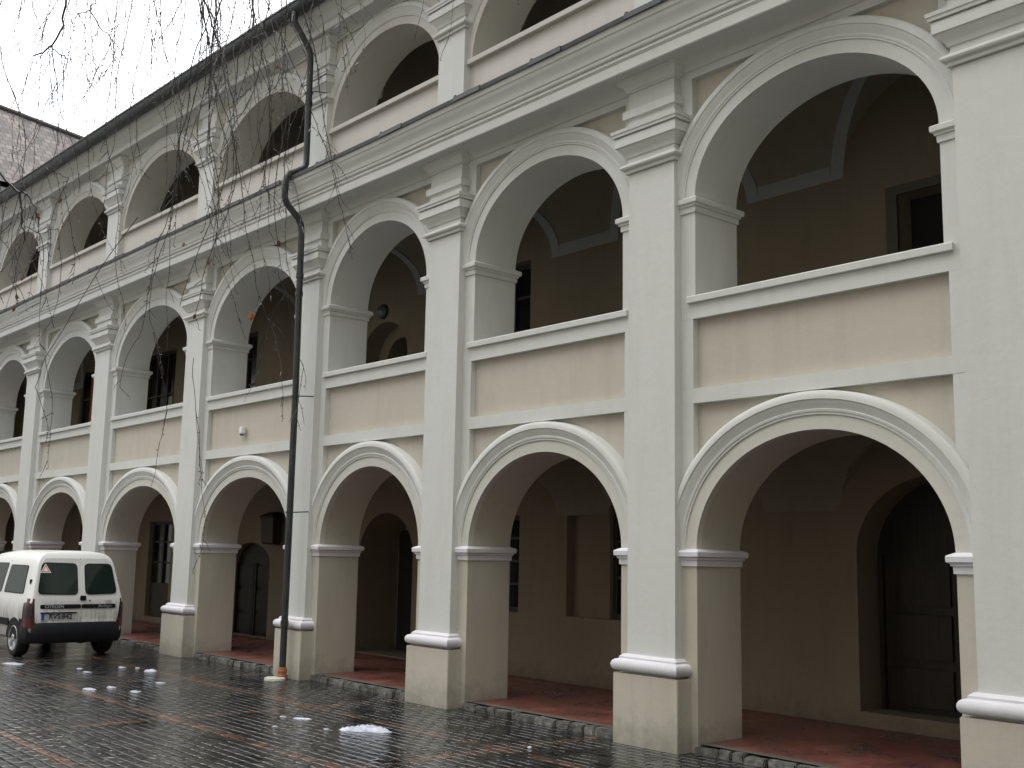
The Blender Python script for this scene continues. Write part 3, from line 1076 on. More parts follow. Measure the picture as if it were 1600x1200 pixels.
PROF = [(0.0, 0.26), (0.66, 0.26), (0.76, 0.31), (0.805, 0.45), (0.82, 0.62), (0.825, 0.80), (0.81, 0.93), (0.80, 0.97),
        (0.745, 1.25), (0.685, 1.53), (0.655, 1.62), (0.61, 1.69), (0.54, 1.735), (0.42, 1.765), (0.22, 1.785), (0.0, 1.79)]
def shear_x(z):
    return -0.02 - 0.24 * max(0, (z - 0.95)) / 0.85 - 0.10 * max(0, (z - 1.62) / 0.17) ** 2 * 0.9
STN = [(0.0, 0.955, 1.0, 1.0), (-0.03, 0.978, 1.0, 1.0), (-0.09, 0.993, 1.0, 0.97), (-0.25, 1.0, 1.0, 0.8), (-0.7, 1.0, 1.0, 0.35), (-1.3, 1.0, 1.0, 0.0),
       (-2.1, 1.0, 0.995, 0.0), (-2.5, 1.0, 0.96, 0.0), (-2.95, 0.995, 0.55, 0.0), (-3.2, 0.985, 0.20, 0.0), (-3.7, 0.96, 0.05, 0.0), (-3.98, 0.90, -0.10, 0.0), (-4.08, 0.84, -0.2, 0.0)]
bm = bmesh.new()
rings = []
for i, (sx, sy, kz, sh) in enumerate(STN):
    ring = []
    for y, z in PROF:
        zz = z if z < 0.97 else 0.97 + (z - 0.97) * kz
        yy = y * sy
        if kz < 0.9 and z > 0.97:
            yy = min(yy + (1 - max(kz, 0)) * 0.10, 0.80 * sy) if z < 1.7 else yy
        xx = sx + sh * shear_x(z)
        ring.append((xx, yy, zz))
    full = [(x, -y, z) for x, y, z in ring[::-1]] + ring[1:]
    full = full[:-1] if False else full
    rings.append([bm.verts.new(p) for p in full])
n = len(rings[0])
for a, b in zip(rings, rings[1:]):
    for k in range(n - 1):
        bm.faces.new((a[k], a[k + 1], b[k + 1], b[k]))
for ring in (rings[0], rings[-1]):
    m_ = n // 2
    for k in range(m_):
        p, q = ring[m_ - k], ring[m_ - k - 1]
        p2, q2 = ring[m_ + k] if k else ring[m_], ring[m_ + k + 1]
        fs = [p, q, q2] if k == 0 else [p, q, q2, p2]
        try:
            bm.faces.new(fs)
        except ValueError:
            pass
body = link('body', bm, MV, van, angle=38)

def rx(z, off=0.0):
    return shear_x(z) + off

def rear_panel(poly, off, thick, m_, name, parent, rad=0.05):
    """rounded panel laid on the sloping tail: poly in (y, z)"""
    pts = []
    c = [Vector((y, z)) for y, z in poly]
    k = len(c)
    for i in range(k):
        p, a, b = c[i], c[i - 1], c[(i + 1) % k]
        da, db = (a - p).normalized(), (b - p).normalized()
        r_ = min(rad, (a - p).length * 0.45, (b - p).length * 0.45)
        p0, p1 = p + da * r_, p + db * r_
        for t in range(6):
            t /= 5
            pts.append((1 - t) ** 2 * p0 + 2 * t * (1 - t) * p + t * t * p1)
    bm = bmesh.new()
    out = [bm.verts.new((rx(q.y, off + thick), q.x, q.y)) for q in pts]
    inn = [bm.verts.new((rx(q.y, off - 0.012), q.x, q.y)) for q in pts]
    bm.faces.new(out)
    for i in range(len(pts)):
        j = (i + 1) % len(pts)
        bm.faces.new((out[i], out[j], inn[j], inn[i]))
    return link(name, bm, m_, parent, angle=35)

def side_panel(poly, s, off, m_, name, parent, rad=0.05, ysc=1.0):
    def yy(z):
        for (y0, z0), (y1, z1) in zip(PROF[3:], PROF[4:]):
            if z0 <= z <= z1:
                return y0 + (y1 - y0) * (z - z0) / (z1 - z0)
        return 0.8
    c = [Vector(p) for p in poly]
    pts = []
    k = len(c)
    for i in range(k):
        p, a, b = c[i], c[i - 1], c[(i + 1) % k]
        da, db = (a - p).normalized(), (b - p).normalized()
        r_ = min(rad, (a - p).length * 0.45, (b - p).length * 0.45)
        p0, p1 = p + da * r_, p + db * r_
        for t in range(6):
            t /= 5
            pts.append((1 - t) ** 2 * p0 + 2 * t * (1 - t) * p + t * t * p1)
    bm = bmesh.new()
    out = [bm.verts.new((q.x, s * (yy(q.y) + off), q.y)) for q in pts]
    inn = [bm.verts.new((q.x, s * (yy(q.y) - 0.02), q.y)) for q in pts]
    bm.faces.new(out)
    for i in range(len(pts)):
        j = (i + 1) % len(pts)
        bm.faces.new((out[i], out[j], inn[j], inn[i]))
    return link(name, bm, m_, parent, angle=35)

# rear doors, the left one carries the plate (y < 0 is the van's left)
ld = rear_panel([(-0.70, 0.57), (0.055, 0.57), (0.055, 1.66), (-0.55, 1.66), (-0.665, 1.45), (-0.735, 0.95)], 0.0, 0.010, MV, 'rear_door', van, 0.06)
rd = rear_panel([(0.065, 0.57), (0.70, 0.57), (0.735, 0.95), (0.665, 1.45), (0.55, 1.66), (0.065, 1.66)], 0.0, 0.010, MV, 'rear_door', van, 0.06)
wl = rear_panel([(-0.685, 1.06), (0.0, 1.045), (0.0, 1.575), (-0.60, 1.59)], 0.0, 0.017, MVB, 'window', ld, 0.085)
rear_panel([(-0.67, 1.075), (-0.015, 1.06), (-0.015, 1.56), (-0.59, 1.575)], 0.002, 0.019, MVG, 'pane', ld, 0.08)
wr = rear_panel([(0.125, 1.045), (0.685, 1.06), (0.60, 1.575), (0.125, 1.575)], 0.0, 0.017, MVB, 'window', rd, 0.085)
rear_panel([(0.14, 1.06), (0.67, 1.075), (0.588, 1.56), (0.14, 1.56)], 0.002, 0.019, MVG, 'pane', rd, 0.08)
rear_panel([(-0.635, 0.815), (0.055, 0.815), (0.055, 0.885), (-0.635, 0.885)], 0.004, 0.012, MVB, 'name_strip', ld, 0.03)
rear_panel([(0.066, 0.815), (0.66, 0.815), (0.66, 0.885), (0.066, 0.885)], 0.004, 0.012, MVB, 'name_strip', rd, 0.03)
rear_panel([(-0.62, 0.61), (0.03, 0.61), (0.03, 0.77), (-0.62, 0.77)], 0.001, 0.0105, MV, 'plate_recess', ld, 0.04)
pl = rear_panel([(-0.61, 0.625), (-0.03, 0.625), (-0.03, 0.735), (-0.61, 0.735)], 0.004, 0.014, MVP, 'number_plate', ld, 0.012)
rear_panel([(-0.625, 0.737), (-0.015, 0.737), (-0.015, 0.757), (-0.625, 0.757)], 0.004, 0.030, MVB, 'plate_lamp_bar', ld, 0.006)
rear_panel([(-0.607, 0.628), (-0.555, 0.628), (-0.555, 0.732), (-0.607, 0.732)], 0.005, 0.0145, MVBL, 'blue_band', pl, 0.006)
def rear_text(s, size, y, z, m_, parent, off=0.017, **kw):
    me = text_mesh(s, size, **kw)
    me.materials.append(m_)
    o = bpy.data.objects.new('lettering', me)
    COL.objects.link(o)
    o.parent = parent
    ang = math.atan2(0.24, 0.85) if z > 0.97 else 0.0
    o.matrix_local = Matrix.Translation((rx(z, off), y, z)) @ Matrix(((0, 0, 1, 0), (1, 0, 0, 0), (0, 1, 0, 0), (0, 0, 0, 1)))
    return o
rear_panel([(0.056, 0.57), (0.064, 0.57), (0.064, 1.66), (0.056, 1.66)], 0.0, 0.004, MVB, 'door_seam', ld, 0.001)
rear_text('RVS:842', 0.115, -0.285, 0.68, MVK, ld, 0.020, bold=0.004)
rear_text('CITRO\u00cbN', 0.075, -0.40, 0.85, MVL, ld, 0.0185, bold=0.0015)
rear_text('Berlingo', 0.07, 0.46, 0.853, MVL, rd, 0.0185, shear=0.35)
# round emblem with two chevrons above the strip on the right door, handle and lock
bm = bmesh.new()
for dz in (0.0, 0.028):
    for s in (-1, 1):
        y0 = 0.535
        quad(bm, [(rx(0.92, 0.016), y0, 0.925 + dz), (rx(0.92, 0.016), y0 + s * 0.05, 0.898 + dz), (rx(0.92, 0.016), y0 + s * 0.05, 0.880 + dz), (rx(0.92, 0.016), y0, 0.907 + dz)])
link('chevron_emblem', bm, MVL, rd, smooth=False)
bm = bmesh.new()
box(bm, rx(0.98, 0.0), rx(0.98, 0.030), 0.03, 0.135, 0.945, 1.03)
bmesh.ops.bevel(bm, geom=list(bm.edges), offset=0.012, segments=2, affect='EDGES')
link('handle', bm, MVB, rd)
bm = bmesh.new()
tube(bm, [(rx(0.96, 0), 0.20, 0.945), (rx(0.96, 0.02), 0.20, 0.945)], 0.012, 10)
link('lock', bm, MVB, rd)
# warning triangle sticker
def tri(name, m_, r_, off, parent):
    bm = bmesh.new()
    c = (-0.545, 1.465)
    vs = []
    for a in (90, 210, 330):
        y, z = c[0] + r_ * cos(radians(a)), c[1] + r_ * sin(radians(a))
        vs.append(bm.verts.new((rx(z, off), y, z)))
    bm.faces.new(vs)
    return link(name, bm, m_, parent, smooth=False)
stk = tri('triangle_sticker', mat('white_sticker', (0.7, 0.62, 0.6), 0.5), 0.105, 0.024, ld)
tri('sticker_border', mat('red_sticker', (0.5, 0.12, 0.10), 0.5), 0.082, 0.0245, ld)
tri('sticker_field', mat('pale_sticker', (0.68, 0.62, 0.58), 0.5), 0.055, 0.025, ld)
# tail lamps wrap the corner
for s in (-1, 1):
    bm = bmesh.new()
    z0, z1 = 0.50, 0.985
    rows = []
    for z in (z0, 0.66, 0.80, 0.90, z1):
        yo = 0.822 - 0.03 * max(0, (z - 0.85) / 0.13)
        w_ = 0.055 - 0.035 * (z - z0) / (z1 - z0)
        rows.append([bm.verts.new(p) for p in ((rx(z, -0.27), s * (yo + 0.004), z), (rx(z, -0.06), s * (yo + 0.002), z), (rx(z, 0.0), s * (yo - 0.03), z), (rx(z, 0.014), s * (yo - 0.06), z), (rx(z, 0.012), s * (0.755 - w_), z), (rx(z, -0.03), s * (0.755 - w_), z))])
    for a, b in zip(rows, rows[1:]):
        for k in range(5):
            f = bm.faces.new((a[k], a[k + 1], b[k + 1], b[k]))
            f.material_index = 0 if a is rows[0] or a is rows[3] else 1
    bm.faces.new(rows[0])
    bm.faces.new(rows[-1])
    link('tail_lamp', bm, [MVR, MVS], van, angle=40)
# bumper wraps round the tail, low side cladding
def wrap(z0, z1, off, x_end, m_, name, rz=0.03):
    bm = bmesh.new()
    prof = [(off - 0.03, z0), (off, z0 + rz), (off + 0.012, (z0 + z1) / 2), (off, z1 - rz), (off - 0.03, z1)]
    rows = []
    pth = [(x_end, -0.80), (-0.25, -0.80), (-0.08, -0.775), (-0.02, -0.70), (0.005, -0.55), (0.02, 0.0), (0.005, 0.55), (-0.02, 0.70), (-0.08, 0.775), (-0.25, 0.80), (x_end, 0.80)]
    for i, (x, y) in enumerate(pth):
        a = Vector(pth[max(0, i - 1)])
        b = Vector(pth[min(len(pth) - 1, i + 1)])
        t = (b - a).normalized()
        nn = Vector((t.y, -t.x))
        rows.append([bm.verts.new((x + nn.x * o_, y + nn.y * o_, z)) for o_, z in prof])
    for a, b in zip(rows, rows[1:]):
        for k in range(len(prof) - 1):
            bm.faces.new((a[k], a[k + 1], b[k + 1], b[k]))
    bm.faces.new(rows[0])
    bm.faces.new(rows[-1])
    for k in (0, -1):
        pass
    bm.faces.new([r_[0] for r_ in rows])
    bm.faces.new([r_[-1] for r_ in rows][::-1])
    return link(name, bm, m_, van, angle=40)
wrap(0.245, 0.585, 0.03, -0.33, MVB, 'bumper', 0.05)
for s in (-1, 1):
    side_panel([(-0.93, 0.50), (-3.0, 0.50), (-3.0, 0.62), (-0.93, 0.62)], s, 0.022, MVB, 'side_strip', van, 0.02)
    side_panel([(-0.25, 0.46), (-0.42, 0.46), (-0.42, 0.64), (-0.25, 0.64)], s, 0.010, MVB, 'side_strip', van, 0.01)
    side_panel([(-0.42, 1.05), (-1.42, 1.05), (-1.42, 1.53), (-0.53, 1.53)], s, 0.006, MVB, 'side_window', van, 0.06)
    side_panel([(-0.44, 1.065), (-1.40, 1.065), (-1.40, 1.515), (-0.545, 1.515)], s, 0.010, MVG, 'side_pane', van, 0.05)
    side_panel([(-1.55, 1.05), (-2.75, 1.02), (-2.25, 1.55), (-1.55, 1.56)], s, 0.008, MVG, 'side_pane', van, 0.05)
    # door seam and hinge
    side_panel([(-1.475, 0.40), (-1.487, 0.40), (-1.487, 1.60), (-1.475, 1.60)], s, 0.004, MVB, 'door_seam', van, 0.001)
    bm = bmesh.new()
    box(bm, -0.235, -0.205, s * 0.735 - 0.03, s * 0.735 + 0.03, 1.22, 1.30)
    bmesh.ops.bevel(bm, geom=list(bm.edges), offset=0.008, segments=2, affect='EDGES')
    link('hinge', bm, MVB, van)
    # mirror
    bm = bmesh.new()
    box(bm, -2.75, -2.62, s * 0.92 - 0.09, s * 0.92 + 0.09, 1.00, 1.20)
    bmesh.ops.bevel(bm, geom=list(bm.edges), offset=0.04, segments=3, affect='EDGES')
    link('mirror', bm, MVB, van)
    bm = bmesh.new()
    box(bm, -4.10, -4.02, s * 0.62 - 0.14, s * 0.62 + 0.14, 0.62, 0.80)
    bmesh.ops.bevel(bm, geom=list(bm.edges), offset=0.03, segments=2, affect='EDGES')
    link('headlight', bm, MVP, van)
    # wheels
    for wx in (-0.66, -3.33):
        bm = bmesh.new()                       # dark wheel arch liner
        c = []
        for i in range(25):
            a = pi * i / 24
            c.append((wx + 0.37 * cos(a), 0.30 + 0.35 * sin(a)))
        o0 = [bm.verts.new((x, s * 0.823, z)) for x, z in c]
        i0 = [bm.verts.new((x, s * 0.60, z)) for x, z in c]
        bm.faces.new(o0)
        for a, b in zip(range(24), range(1, 25)):
            bm.faces.new((o0[a], o0[b], i0[b], i0[a]))
        link('wheel_arch', bm, MVB, van)
        bm = bmesh.new()
        ring = [(r_, y - 0.008) for r_, y in [(0.215, 0.62), (0.285, 0.63), (0.303, 0.655), (0.308, 0.70), (0.308, 0.75), (0.303, 0.80), (0.285, 0.828), (0.235, 0.835), (0.215, 0.825)]]
        rows = []
        for i in range(40):
            a = 2 * pi * i / 40
            rows.append([bm.verts.new((wx + r_ * cos(a), s * y, 0.306 + r_ * sin(a))) for r_, y in ring])
        for i in range(40):
            a, b = rows[i], rows[(i + 1) % 40]
            for k in range(len(ring)):
                k2 = (k + 1) % len(ring)
                bm.faces.new((a[k], a[k2], b[k2], b[k]))
        wh = link('wheel', bm, MVT, van, angle=50)
        bm = bmesh.new()
        rp = [(r_, y - 0.008) for r_, y in [(0.0, 0.842), (0.05, 0.842), (0.06, 0.832), (0.16, 0.825), (0.205, 0.836), (0.218, 0.824), (0.218, 0.70)]]
        rows = []
        for i in range(48):
            a = 2 * pi * i / 48
            rr = []
            for q, (r_, y) in enumerate(rp):
                dip = 0.022 if (q in (2, 3) and (i % 8) in (0, 1, 2)) else 0.0
                rr.append(bm.verts.new((wx + r_ * cos(a), s * (y - dip), 0.306 + r_ * sin(a))))
            rows.append(rr)
        for i in range(48):
            a, b = rows[i], rows[(i + 1) % 48]
            for k in range(len(rp) - 1):
                try:
                    bm.faces.new((a[k], a[k + 1], b[k + 1], b[k]))
                except ValueError:
                    pass
        link('rim', bm, MVW, wh, angle=30)
# rear axle, silencer and tail pipe under the floor
bm = bmesh.new()
tube(bm, [(-0.66, -0.62, 0.30), (-0.66, 0.62, 0.30)], 0.05, 10)
link('rear_axle', bm, MVT, van)
bm = bmesh.new()
tube(bm, [(-0.9, 0.25, 0.27), (-0.5, 0.27, 0.25), (-0.15, 0.30, 0.26), (-0.06, 0.31, 0.25)], [0.07, 0.07, 0.025, 0.025], 10)
link('exhaust_pipe', bm, MVT, van)
# roof seam and front screen
bm = bmesh.new()
quad(bm, [(-2.52, -0.62, 1.70), (-2.52, 0.62, 1.70), (-3.16, 0.70, 1.13), (-3.16, -0.70, 1.13)])
for v in bm.verts:
    v.co += Vector((-0.05, 0, 0.06))
link('windscreen', bm, MVG, van, smooth=False)
# ------------------------------------------------------------------ birch hanging into the courtyard
rt = random.Random(21)
M_BARK = mat('birch_bark', (0.35, 0.34, 0.32), 0.8)
_n = noise(M_BARK, 7, 5)
_rp = ramp(M_BARK, _n.outputs[0], [(0.42, (0.05, 0.045, 0.04)), (0.55, (0.45, 0.44, 0.41))])
L(M_BARK, _rp.outputs[0], bsdf(M_BARK).inputs['Base Color'])
M_TWIG = mat('dark_wet_twig', (0.016, 0.013, 0.012), 0.6)
M_LEAF = mat('withered_brown_leaf', (0.11, 0.05, 0.03), 0.7)
M_LEAF2 = mat('orange_dead_leaf', (0.40, 0.11, 0.02), 0.7)
tree = empty('birch_tree', (-1.6, -7.2, 0))
tag(tree, 'leafless birch with thin drooping twigs hanging in front of the facade', 'tree')
TB = Vector((-1.6, -7.2, 0))
def tw(p):
    return Vector(p) - TB
def view(u, v, t):
    """a point t metres out along the facade side of the yard"""
    return CAM + (_f + _r * ((u - 800) / 1750.0) - _u * ((v - 600) / 1750.0)) * t
bm = bmesh.new()
tp = [(-1.6, -7.2, -0.05), (-1.58, -7.18, 1.5), (-1.55, -7.12, 3.2), (-1.46, -7.0, 5.0), (-1.38, -6.9, 6.6), (-1.3, -6.75, 8.4), (-1.2, -6.6, 10.2), (-1.1, -6.5, 11.6)]
tube(bm, [tw(p) for p in tp], [0.19, 0.165, 0.15, 0.125, 0.10, 0.08, 0.055, 0.03], 14)
link('trunk', bm, M_BARK, tree)

def wander(a, b, n, amp, sag=0.0):
    out = []
    ph = [rt.uniform(0, 6.28) for _ in range(4)]
    for i in range(n + 1):
        t = i / n
        p = a.lerp(b, t)
        k = amp * sin(pi * t) ** 0.5 if 0 < t < 1 else 0
        p += Vector((sin(ph[0] + 5 * t) + rt.uniform(-.5, .5), sin(ph[1] + 6 * t) + rt.uniform(-.5, .5), 0.4 * sin(ph[2] + 7 * t))) * k
        p.z -= sag * t * t
        out.append(p)
    return out
# limbs from the trunk to above the picture
tops = {}
limbs = []
def limb(b, end, r0, r1):
    a = Vector(b)
    mid = a.lerp(end, 0.5) + Vector((0, 0, 0.7))
    pts = []
    for i in range(13):
        t = i / 12
        pts.append(a * (1 - t) ** 2 + mid * 2 * t * (1 - t) + end * t * t + Vector((rt.uniform(-.04, .04), rt.uniform(-.04, .04), rt.uniform(-.03, .03))))
    bm = bmesh.new()
    tube(bm, [tw(p) for p in pts], [r0 + (r1 - r0) * i / 12 for i in range(13)], 8)
    link('branch', bm, M_TWIG, tree)
    limbs.append(pts)

bmT = bmesh.new()
leaves = []
def twig(pts, r0, r1):
    n = len(pts)
    tube(bmT, [tw(p) for p in pts], [r0 + (r1 - r0) * i / (n - 1) for i in range(n)], 4, cap=False)

def bud(p, s):
    d = Vector((rt.uniform(-1, 1), rt.uniform(-1, 1), -rt.uniform(0.2, 1))).normalized()
    tube(bmT, [tw(p), tw(p + d * s * 0.5), tw(p + d * s)], [0.0012, 0.0032, 0.0008], 4, cap=False)

def strand(a, length, r0, lean, side=1.0):
    """a hanging twig: wanders down, kinks at the buds, throws off finer side twigs"""
    n = max(6, int(length / 0.06))
    p = Vector(a)
    d = Vector((lean[0], lean[1], -1)).normalized()
    pts = [p.copy()]
    drift = Vector((rt.uniform(-.03, .03), rt.uniform(-.03, .03), 0))
    for i in range(n):
        d = (d + Vector((rt.gauss(0, .10), rt.gauss(0, .10), rt.gauss(0, .05) - 0.14)) + drift).normalized()
        p = p + d * length / n
        pts.append(p.copy())
        if rt.random() < 0.55:
            bud(p, rt.uniform(0.012, 0.03))
        if rt.random() < (0.24 if p.z < 8.3 else 0.10) * side and i > 1:
            L_ = rt.uniform(0.05, 0.30) * (1 - 0.5 * i / n)
            m_ = max(3, int(L_ / 0.05))
            q = p.copy()
            e = (d + Vector((rt.uniform(-1, 1), rt.uniform(-1, 1), rt.uniform(-.2, .5)))).normalized()
            sp = [q.copy()]
            for _ in range(m_):
                e = (e + Vector((rt.gauss(0, .16), rt.gauss(0, .16), -0.16))).normalized()
                q = q + e * L_ / m_
                sp.append(q.copy())
                if rt.random() < 0.5:
                    bud(q, rt.uniform(0.01, 0.025))
            twig(sp, 0.0027, 0.0015)
            if rt.random() < 0.03:
                leaves.append(q.copy())
    twig(pts, r0, max(0.0013, r0 * 0.35))

# bundles: (u, top v, bottom v, distance, strands, spread, thickness)
BUN = [(322, -60, 620, 8.6, 7, 14, 0.0042), (338, -60, 300, 8.2, 4, 18, 0.0046), (408, -60, 500, 7.9, 7, 16, 0.0046), (425, -60, 330, 7.4, 4, 20, 0.0040),
       (505, -60, 260, 7.6, 4, 26, 0.0032), (545, -60, 190, 7.2, 3, 20, 0.003), (480, -60, 400, 8.4, 2, 14, 0.003), (238, -60, 520, 9.0, 4, 20, 0.0034), (205, -60, 380, 9.2, 2, 14, 0.003),
       (270, -60, 330, 8.8, 2, 16, 0.0032), (122, -60, 470, 9.2, 3, 20, 0.0036), (88, -60, 420, 9.0, 2, 16, 0.003), (30, -60, 520, 8.8, 4, 22, 0.0036), (60, -60, 260, 8.4, 3, 20, 0.003),
       (150, -60, 230, 8.6, 3, 20, 0.003), (185, -60, 160, 8.3, 2, 16, 0.003), (665, -60, 60, 7.2, 3, 30, 0.003), (812, -60, 55, 7.0, 1, 6, 0.003), (705, -60, 75, 7.1, 1, 8, 0.003), (365, -60, 150, 7.9, 2, 20, 0.003), (290, -60, 130, 8.3, 2, 20, 0.003)]
for (u, v0, v1, t, k, spr, r0) in BUN:
    for _ in range(int(k * (1.6 if v1 > 360 and u > 190 else 0.9) + 0.5)):
        uu = u + rt.gauss(0, spr * 0.55)
        v0 = -170
        a = view(uu, v0, t + rt.uniform(-.25, .25))
        px = t / 1750.0
        ln = (v1 - v0) * px * rt.uniform(0.7, 1.08)
        strand(a, ln, r0 * (1.1 if v1 > 360 else 0.75) * rt.uniform(0.9, 1.4), (rt.uniform(-.04, .04), rt.uniform(-.04, .04)), 1.0)
# thicker crooked twigs that show against the sky and at the left edge
for pts_, t, r0, r1 in (([(118, -180), (112, -60), (103, 10), (98, 40), (80, 70), (66, 82), (52, 86)], 8.2, 0.010, 0.005),
                        ([(80, 70), (82, 78), (100, 88), (106, 92)], 8.2, 0.006, 0.004), ([(80, 78), (84, 105), (90, 130), (92, 165)], 8.2, 0.005, 0.003),
                        ([(160, -180), (152, -30), (148, 5), (140, 15), (118, 24), (112, 30)], 8.4, 0.007, 0.003), ([(140, 15), (155, 40), (175, 62), (183, 70), (200, 102)], 8.4, 0.006, 0.003),
                        ([(300, -190), (312, -40), (320, 0), (330, 30), (338, 55), (345, 78)], 8.0, 0.010, 0.006), ([(330, 20), (348, 50), (366, 68)], 8.0, 0.005, 0.003),
                        ([(-140, 120), (-40, 240), (0, 268), (16, 290), (30, 300), (42, 304)], 7.6, 0.009, 0.007), ([(30, 300), (34, 330), (36, 352), (38, 375)], 7.6, 0.008, 0.005),
                        ([(42, 304), (56, 325), (62, 345), (60, 338)], 7.6, 0.006, 0.004), ([(36, 352), (60, 365), (80, 360), (92, 358)], 7.6, 0.004, 0.003),
                        ([(70, 262), (88, 272), (106, 278), (98, 290)], 7.7, 0.004, 0.0025), ([(432, 420), (445, 455), (468, 560), (474, 575)], 8.1, 0.003, 0.002),
                        ([(240, 520), (262, 640), (250, 690)], 8.9, 0.003, 0.0018), ([(300, 560), (305, 640), (312, 700)], 8.6, 0.0028, 0.0018), ([(215, 340), (150, 430), (70, 560), (55, 605)], 8.8, 0.0034, 0.002)):
    ps = [view(u, v, t) for u, v in pts_]
    out = []
    for a, b in zip(ps, ps[1:]):
        for i in range(3):
            q = a.lerp(b, i / 3)
            out.append(q + Vector((rt.uniform(-.01, .01), rt.uniform(-.01, .01), rt.uniform(-.008, .008))))
    out.append(ps[-1])
    twig(out, r0, r1)
    for p in out[3::3]:
        strand(p, rt.uniform(0.2, 0.9), 0.0026, (rt.uniform(-.5, .5), rt.uniform(-.5, .5)), 0.8)
link('hanging_twigs', bmT, M_TWIG, tree, smooth=False)
for (b, u, v, t, r0) in (((-1.27, -6.72, 8.8), 320, -190, 8.4, 0.05), ((-1.29, -6.75, 8.3), 410, -200, 7.7, 0.045), ((-1.24, -6.68, 9.2), 230, -185, 9.0, 0.04), ((-1.3, -6.75, 8.2), 520, -210, 7.5, 0.04),
                         ((-1.2, -6.6, 9.8), 110, -175, 9.0, 0.04), ((-1.22, -6.62, 9.5), 40, -170, 8.6, 0.035), ((-1.3, -6.75, 8.0), 830, -230, 7.0, 0.04)):
    limb(b, view(u, v, t), r0, 0.012)
LV = [(95, 308, 7.7, 0), (60, 332, 7.6, 0), (22, 478, 8.6, 0), (25, 460, 8.6, 0), (36, 430, 8.7, 0), (435, 375, 7.9, 0), (325, 405, 8.5, 0), (393, 488, 7.9, 1), (434, 98, 7.4, 0), (287, 378, 8.8, 0), (305, 490, 8.6, 0)]
for k, (u, v, t, c) in enumerate(LV):
    bm = bmesh.new()
    p = tw(view(u, v, t))
    s = 0.026 if c == 0 else 0.034
    ax = Vector((rt.uniform(-.4, .4), rt.uniform(-.4, .4), -1)).normalized()
    sd_ = ax.orthogonal().normalized()
    nn = ax.cross(sd_)
    mid = [p + ax * s * q for q in (0, 0.5, 1.1, 1.8)]
    wd = [0.0, 0.55, 0.5, 0.0]
    for i in range(3):
        for sg in (-1, 1):
            quad(bm, [mid[i], mid[i + 1], mid[i + 1] + sd_ * sg * s * wd[i + 1] + nn * s * 0.3, mid[i] + sd_ * sg * s * wd[i] + nn * s * 0.3])
    link('withered_leaf', bm, M_LEAF2 if c else M_LEAF, tree, smooth=False)
# ------------------------------------------------------------------ neighbouring house, then unseen wings added to cut the sky light
def uv_quad(bm, pts, uvs):
    f = quad(bm, pts)
    lay = bm.loops.layers.uv.verify()
    for l_, uv in zip(f.loops, uvs):
        l_[lay].uv = uv
far = empty('neighbouring_house', (-36, 6, 0))
tag(far, 'far house with an old mottled clay tiled roof showing over the gutter at the left', 'house')
FB = Vector((-36, 6, 0))
# ridge and eaves of the roof slope that faces the yard
XE, ZE, XR_, = -33.35, 14.39, -38.9
def fz(x):
    return ZE + (XE - x) * 0.98
bm = bmesh.new()
e0, e1 = (XE, -16.0), (XE, 21.3)
r0_, r1_ = (XR_, -16.0), (XR_, -1.5)
P = [Vector((e0[0], e0[1], ZE)), Vector((e1[0], e1[1], ZE)), Vector((r1_[0], r1_[1], fz(r1_[0]))), Vector((r0_[0], r0_[1], fz(r0_[0])))]
def uvp(p):
    return (p.y, (p - P[0]).dot(Vector((-1, 0, 0.98)).normalized()))
uv_quad(bm, [p - FB for p in P], [uvp(p) for p in P])
q = [P[3], P[2], Vector((P[2].x - 7, P[2].y, ZE)), Vector((P[3].x - 7, P[3].y, ZE))]
uv_quad(bm, [p - FB for p in q], [(p.y, p.z) for p in q])
q = [P[1], P[2], Vector((P[2].x - 7, P[2].y, ZE))]
quad(bm, [p - FB for p in q])
rf = link('roof', bm, M_TILE, far, smooth=False)
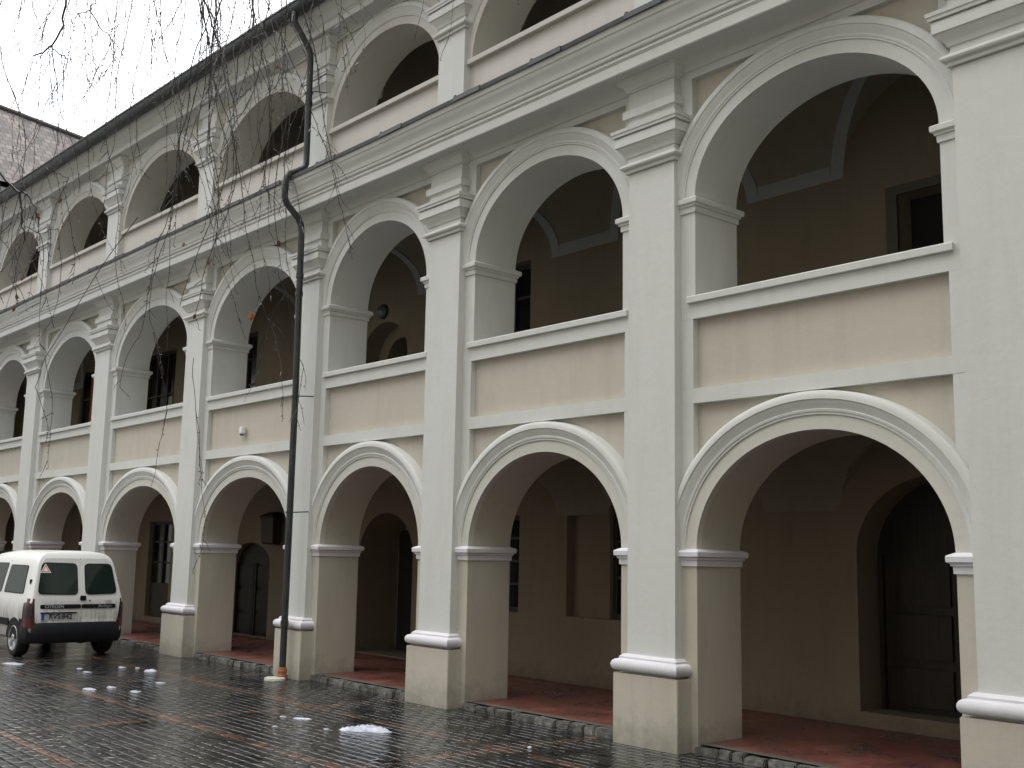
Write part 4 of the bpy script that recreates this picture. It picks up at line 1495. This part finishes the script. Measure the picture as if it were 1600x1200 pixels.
bm = bmesh.new()
tube(bm, [P[3] - FB, P[2] - FB], 0.14, 8)
tube(bm, [P[2] - FB, P[1] - FB], 0.13, 8)
link('ridge_tiles', bm, M_TILE, rf)
bm = bmesh.new()
box(bm, XR_ - 5 - FB.x, XE - 0.5 - FB.x, -16 - FB.y, 20.5 - FB.y, 0, ZE - 0.05)
link('wall', bm, M_TRIM, far, smooth=False)

def wing(name, label, loc, rz, length, depth, hgt):
    w = empty(name, loc)
    w.rotation_euler.z = rz
    tag(w, label, 'building')
    bm = bmesh.new()
    box(bm, 0, length, -depth, 0, 0, hgt)
    link('wall', bm, M_CREAM, w, smooth=False)
    bm = bmesh.new()
    extrude_profile(bm, [(0.5, hgt - 0.1), (0.5, hgt), (-depth / 2, hgt + depth * 0.42), (-depth - 0.5, hgt), (-depth - 0.5, hgt - 0.1)], [-0.4, length + 0.4])
    link('roof', bm, M_TILE, w, smooth=False)
    n = int(length / 3.4)
    for i in range(n):
        for z in (1.2, 4.6, 8.0, 11.2):
            x = (i + 0.5) * length / n
            bm = bmesh.new()
            for (a, b, c, d) in ((-.6, -.5, 0, 1.7), (.5, .6, 0, 1.7), (-.5, .5, 1.6, 1.7), (-.5, .5, 0, .1), (-.04, .04, .1, 1.6)):
                box(bm, x + a, x + b, 0.01, 0.06, z + c, z + d)
            f = link('window', bm, M_FRAME, w, smooth=False)
            bm = bmesh.new()
            quad(bm, [(x - .5, 0.02, z + .1), (x + .5, 0.02, z + .1), (x + .5, 0.02, z + 1.6), (x - .5, 0.02, z + 1.6)])
            link('pane', bm, M_GLASS, f, smooth=False)
    return w
wing('added_opposite_wing', 'unseen plain wing with rows of windows, added across the courtyard to block low sky light', (-30, -20, 0), 0.0, 39.0, 9.0, 13.5)  # unseen; added, then raised and moved closer to darken the galleries
wing('added_corner_wing', 'unseen plain wing added at the right end of the arcades to darken that end', (9.0, -20, 0), radians(90), 20.2, 8.0, 15.0)  # unseen; added and made tall to dim the rightmost pilaster
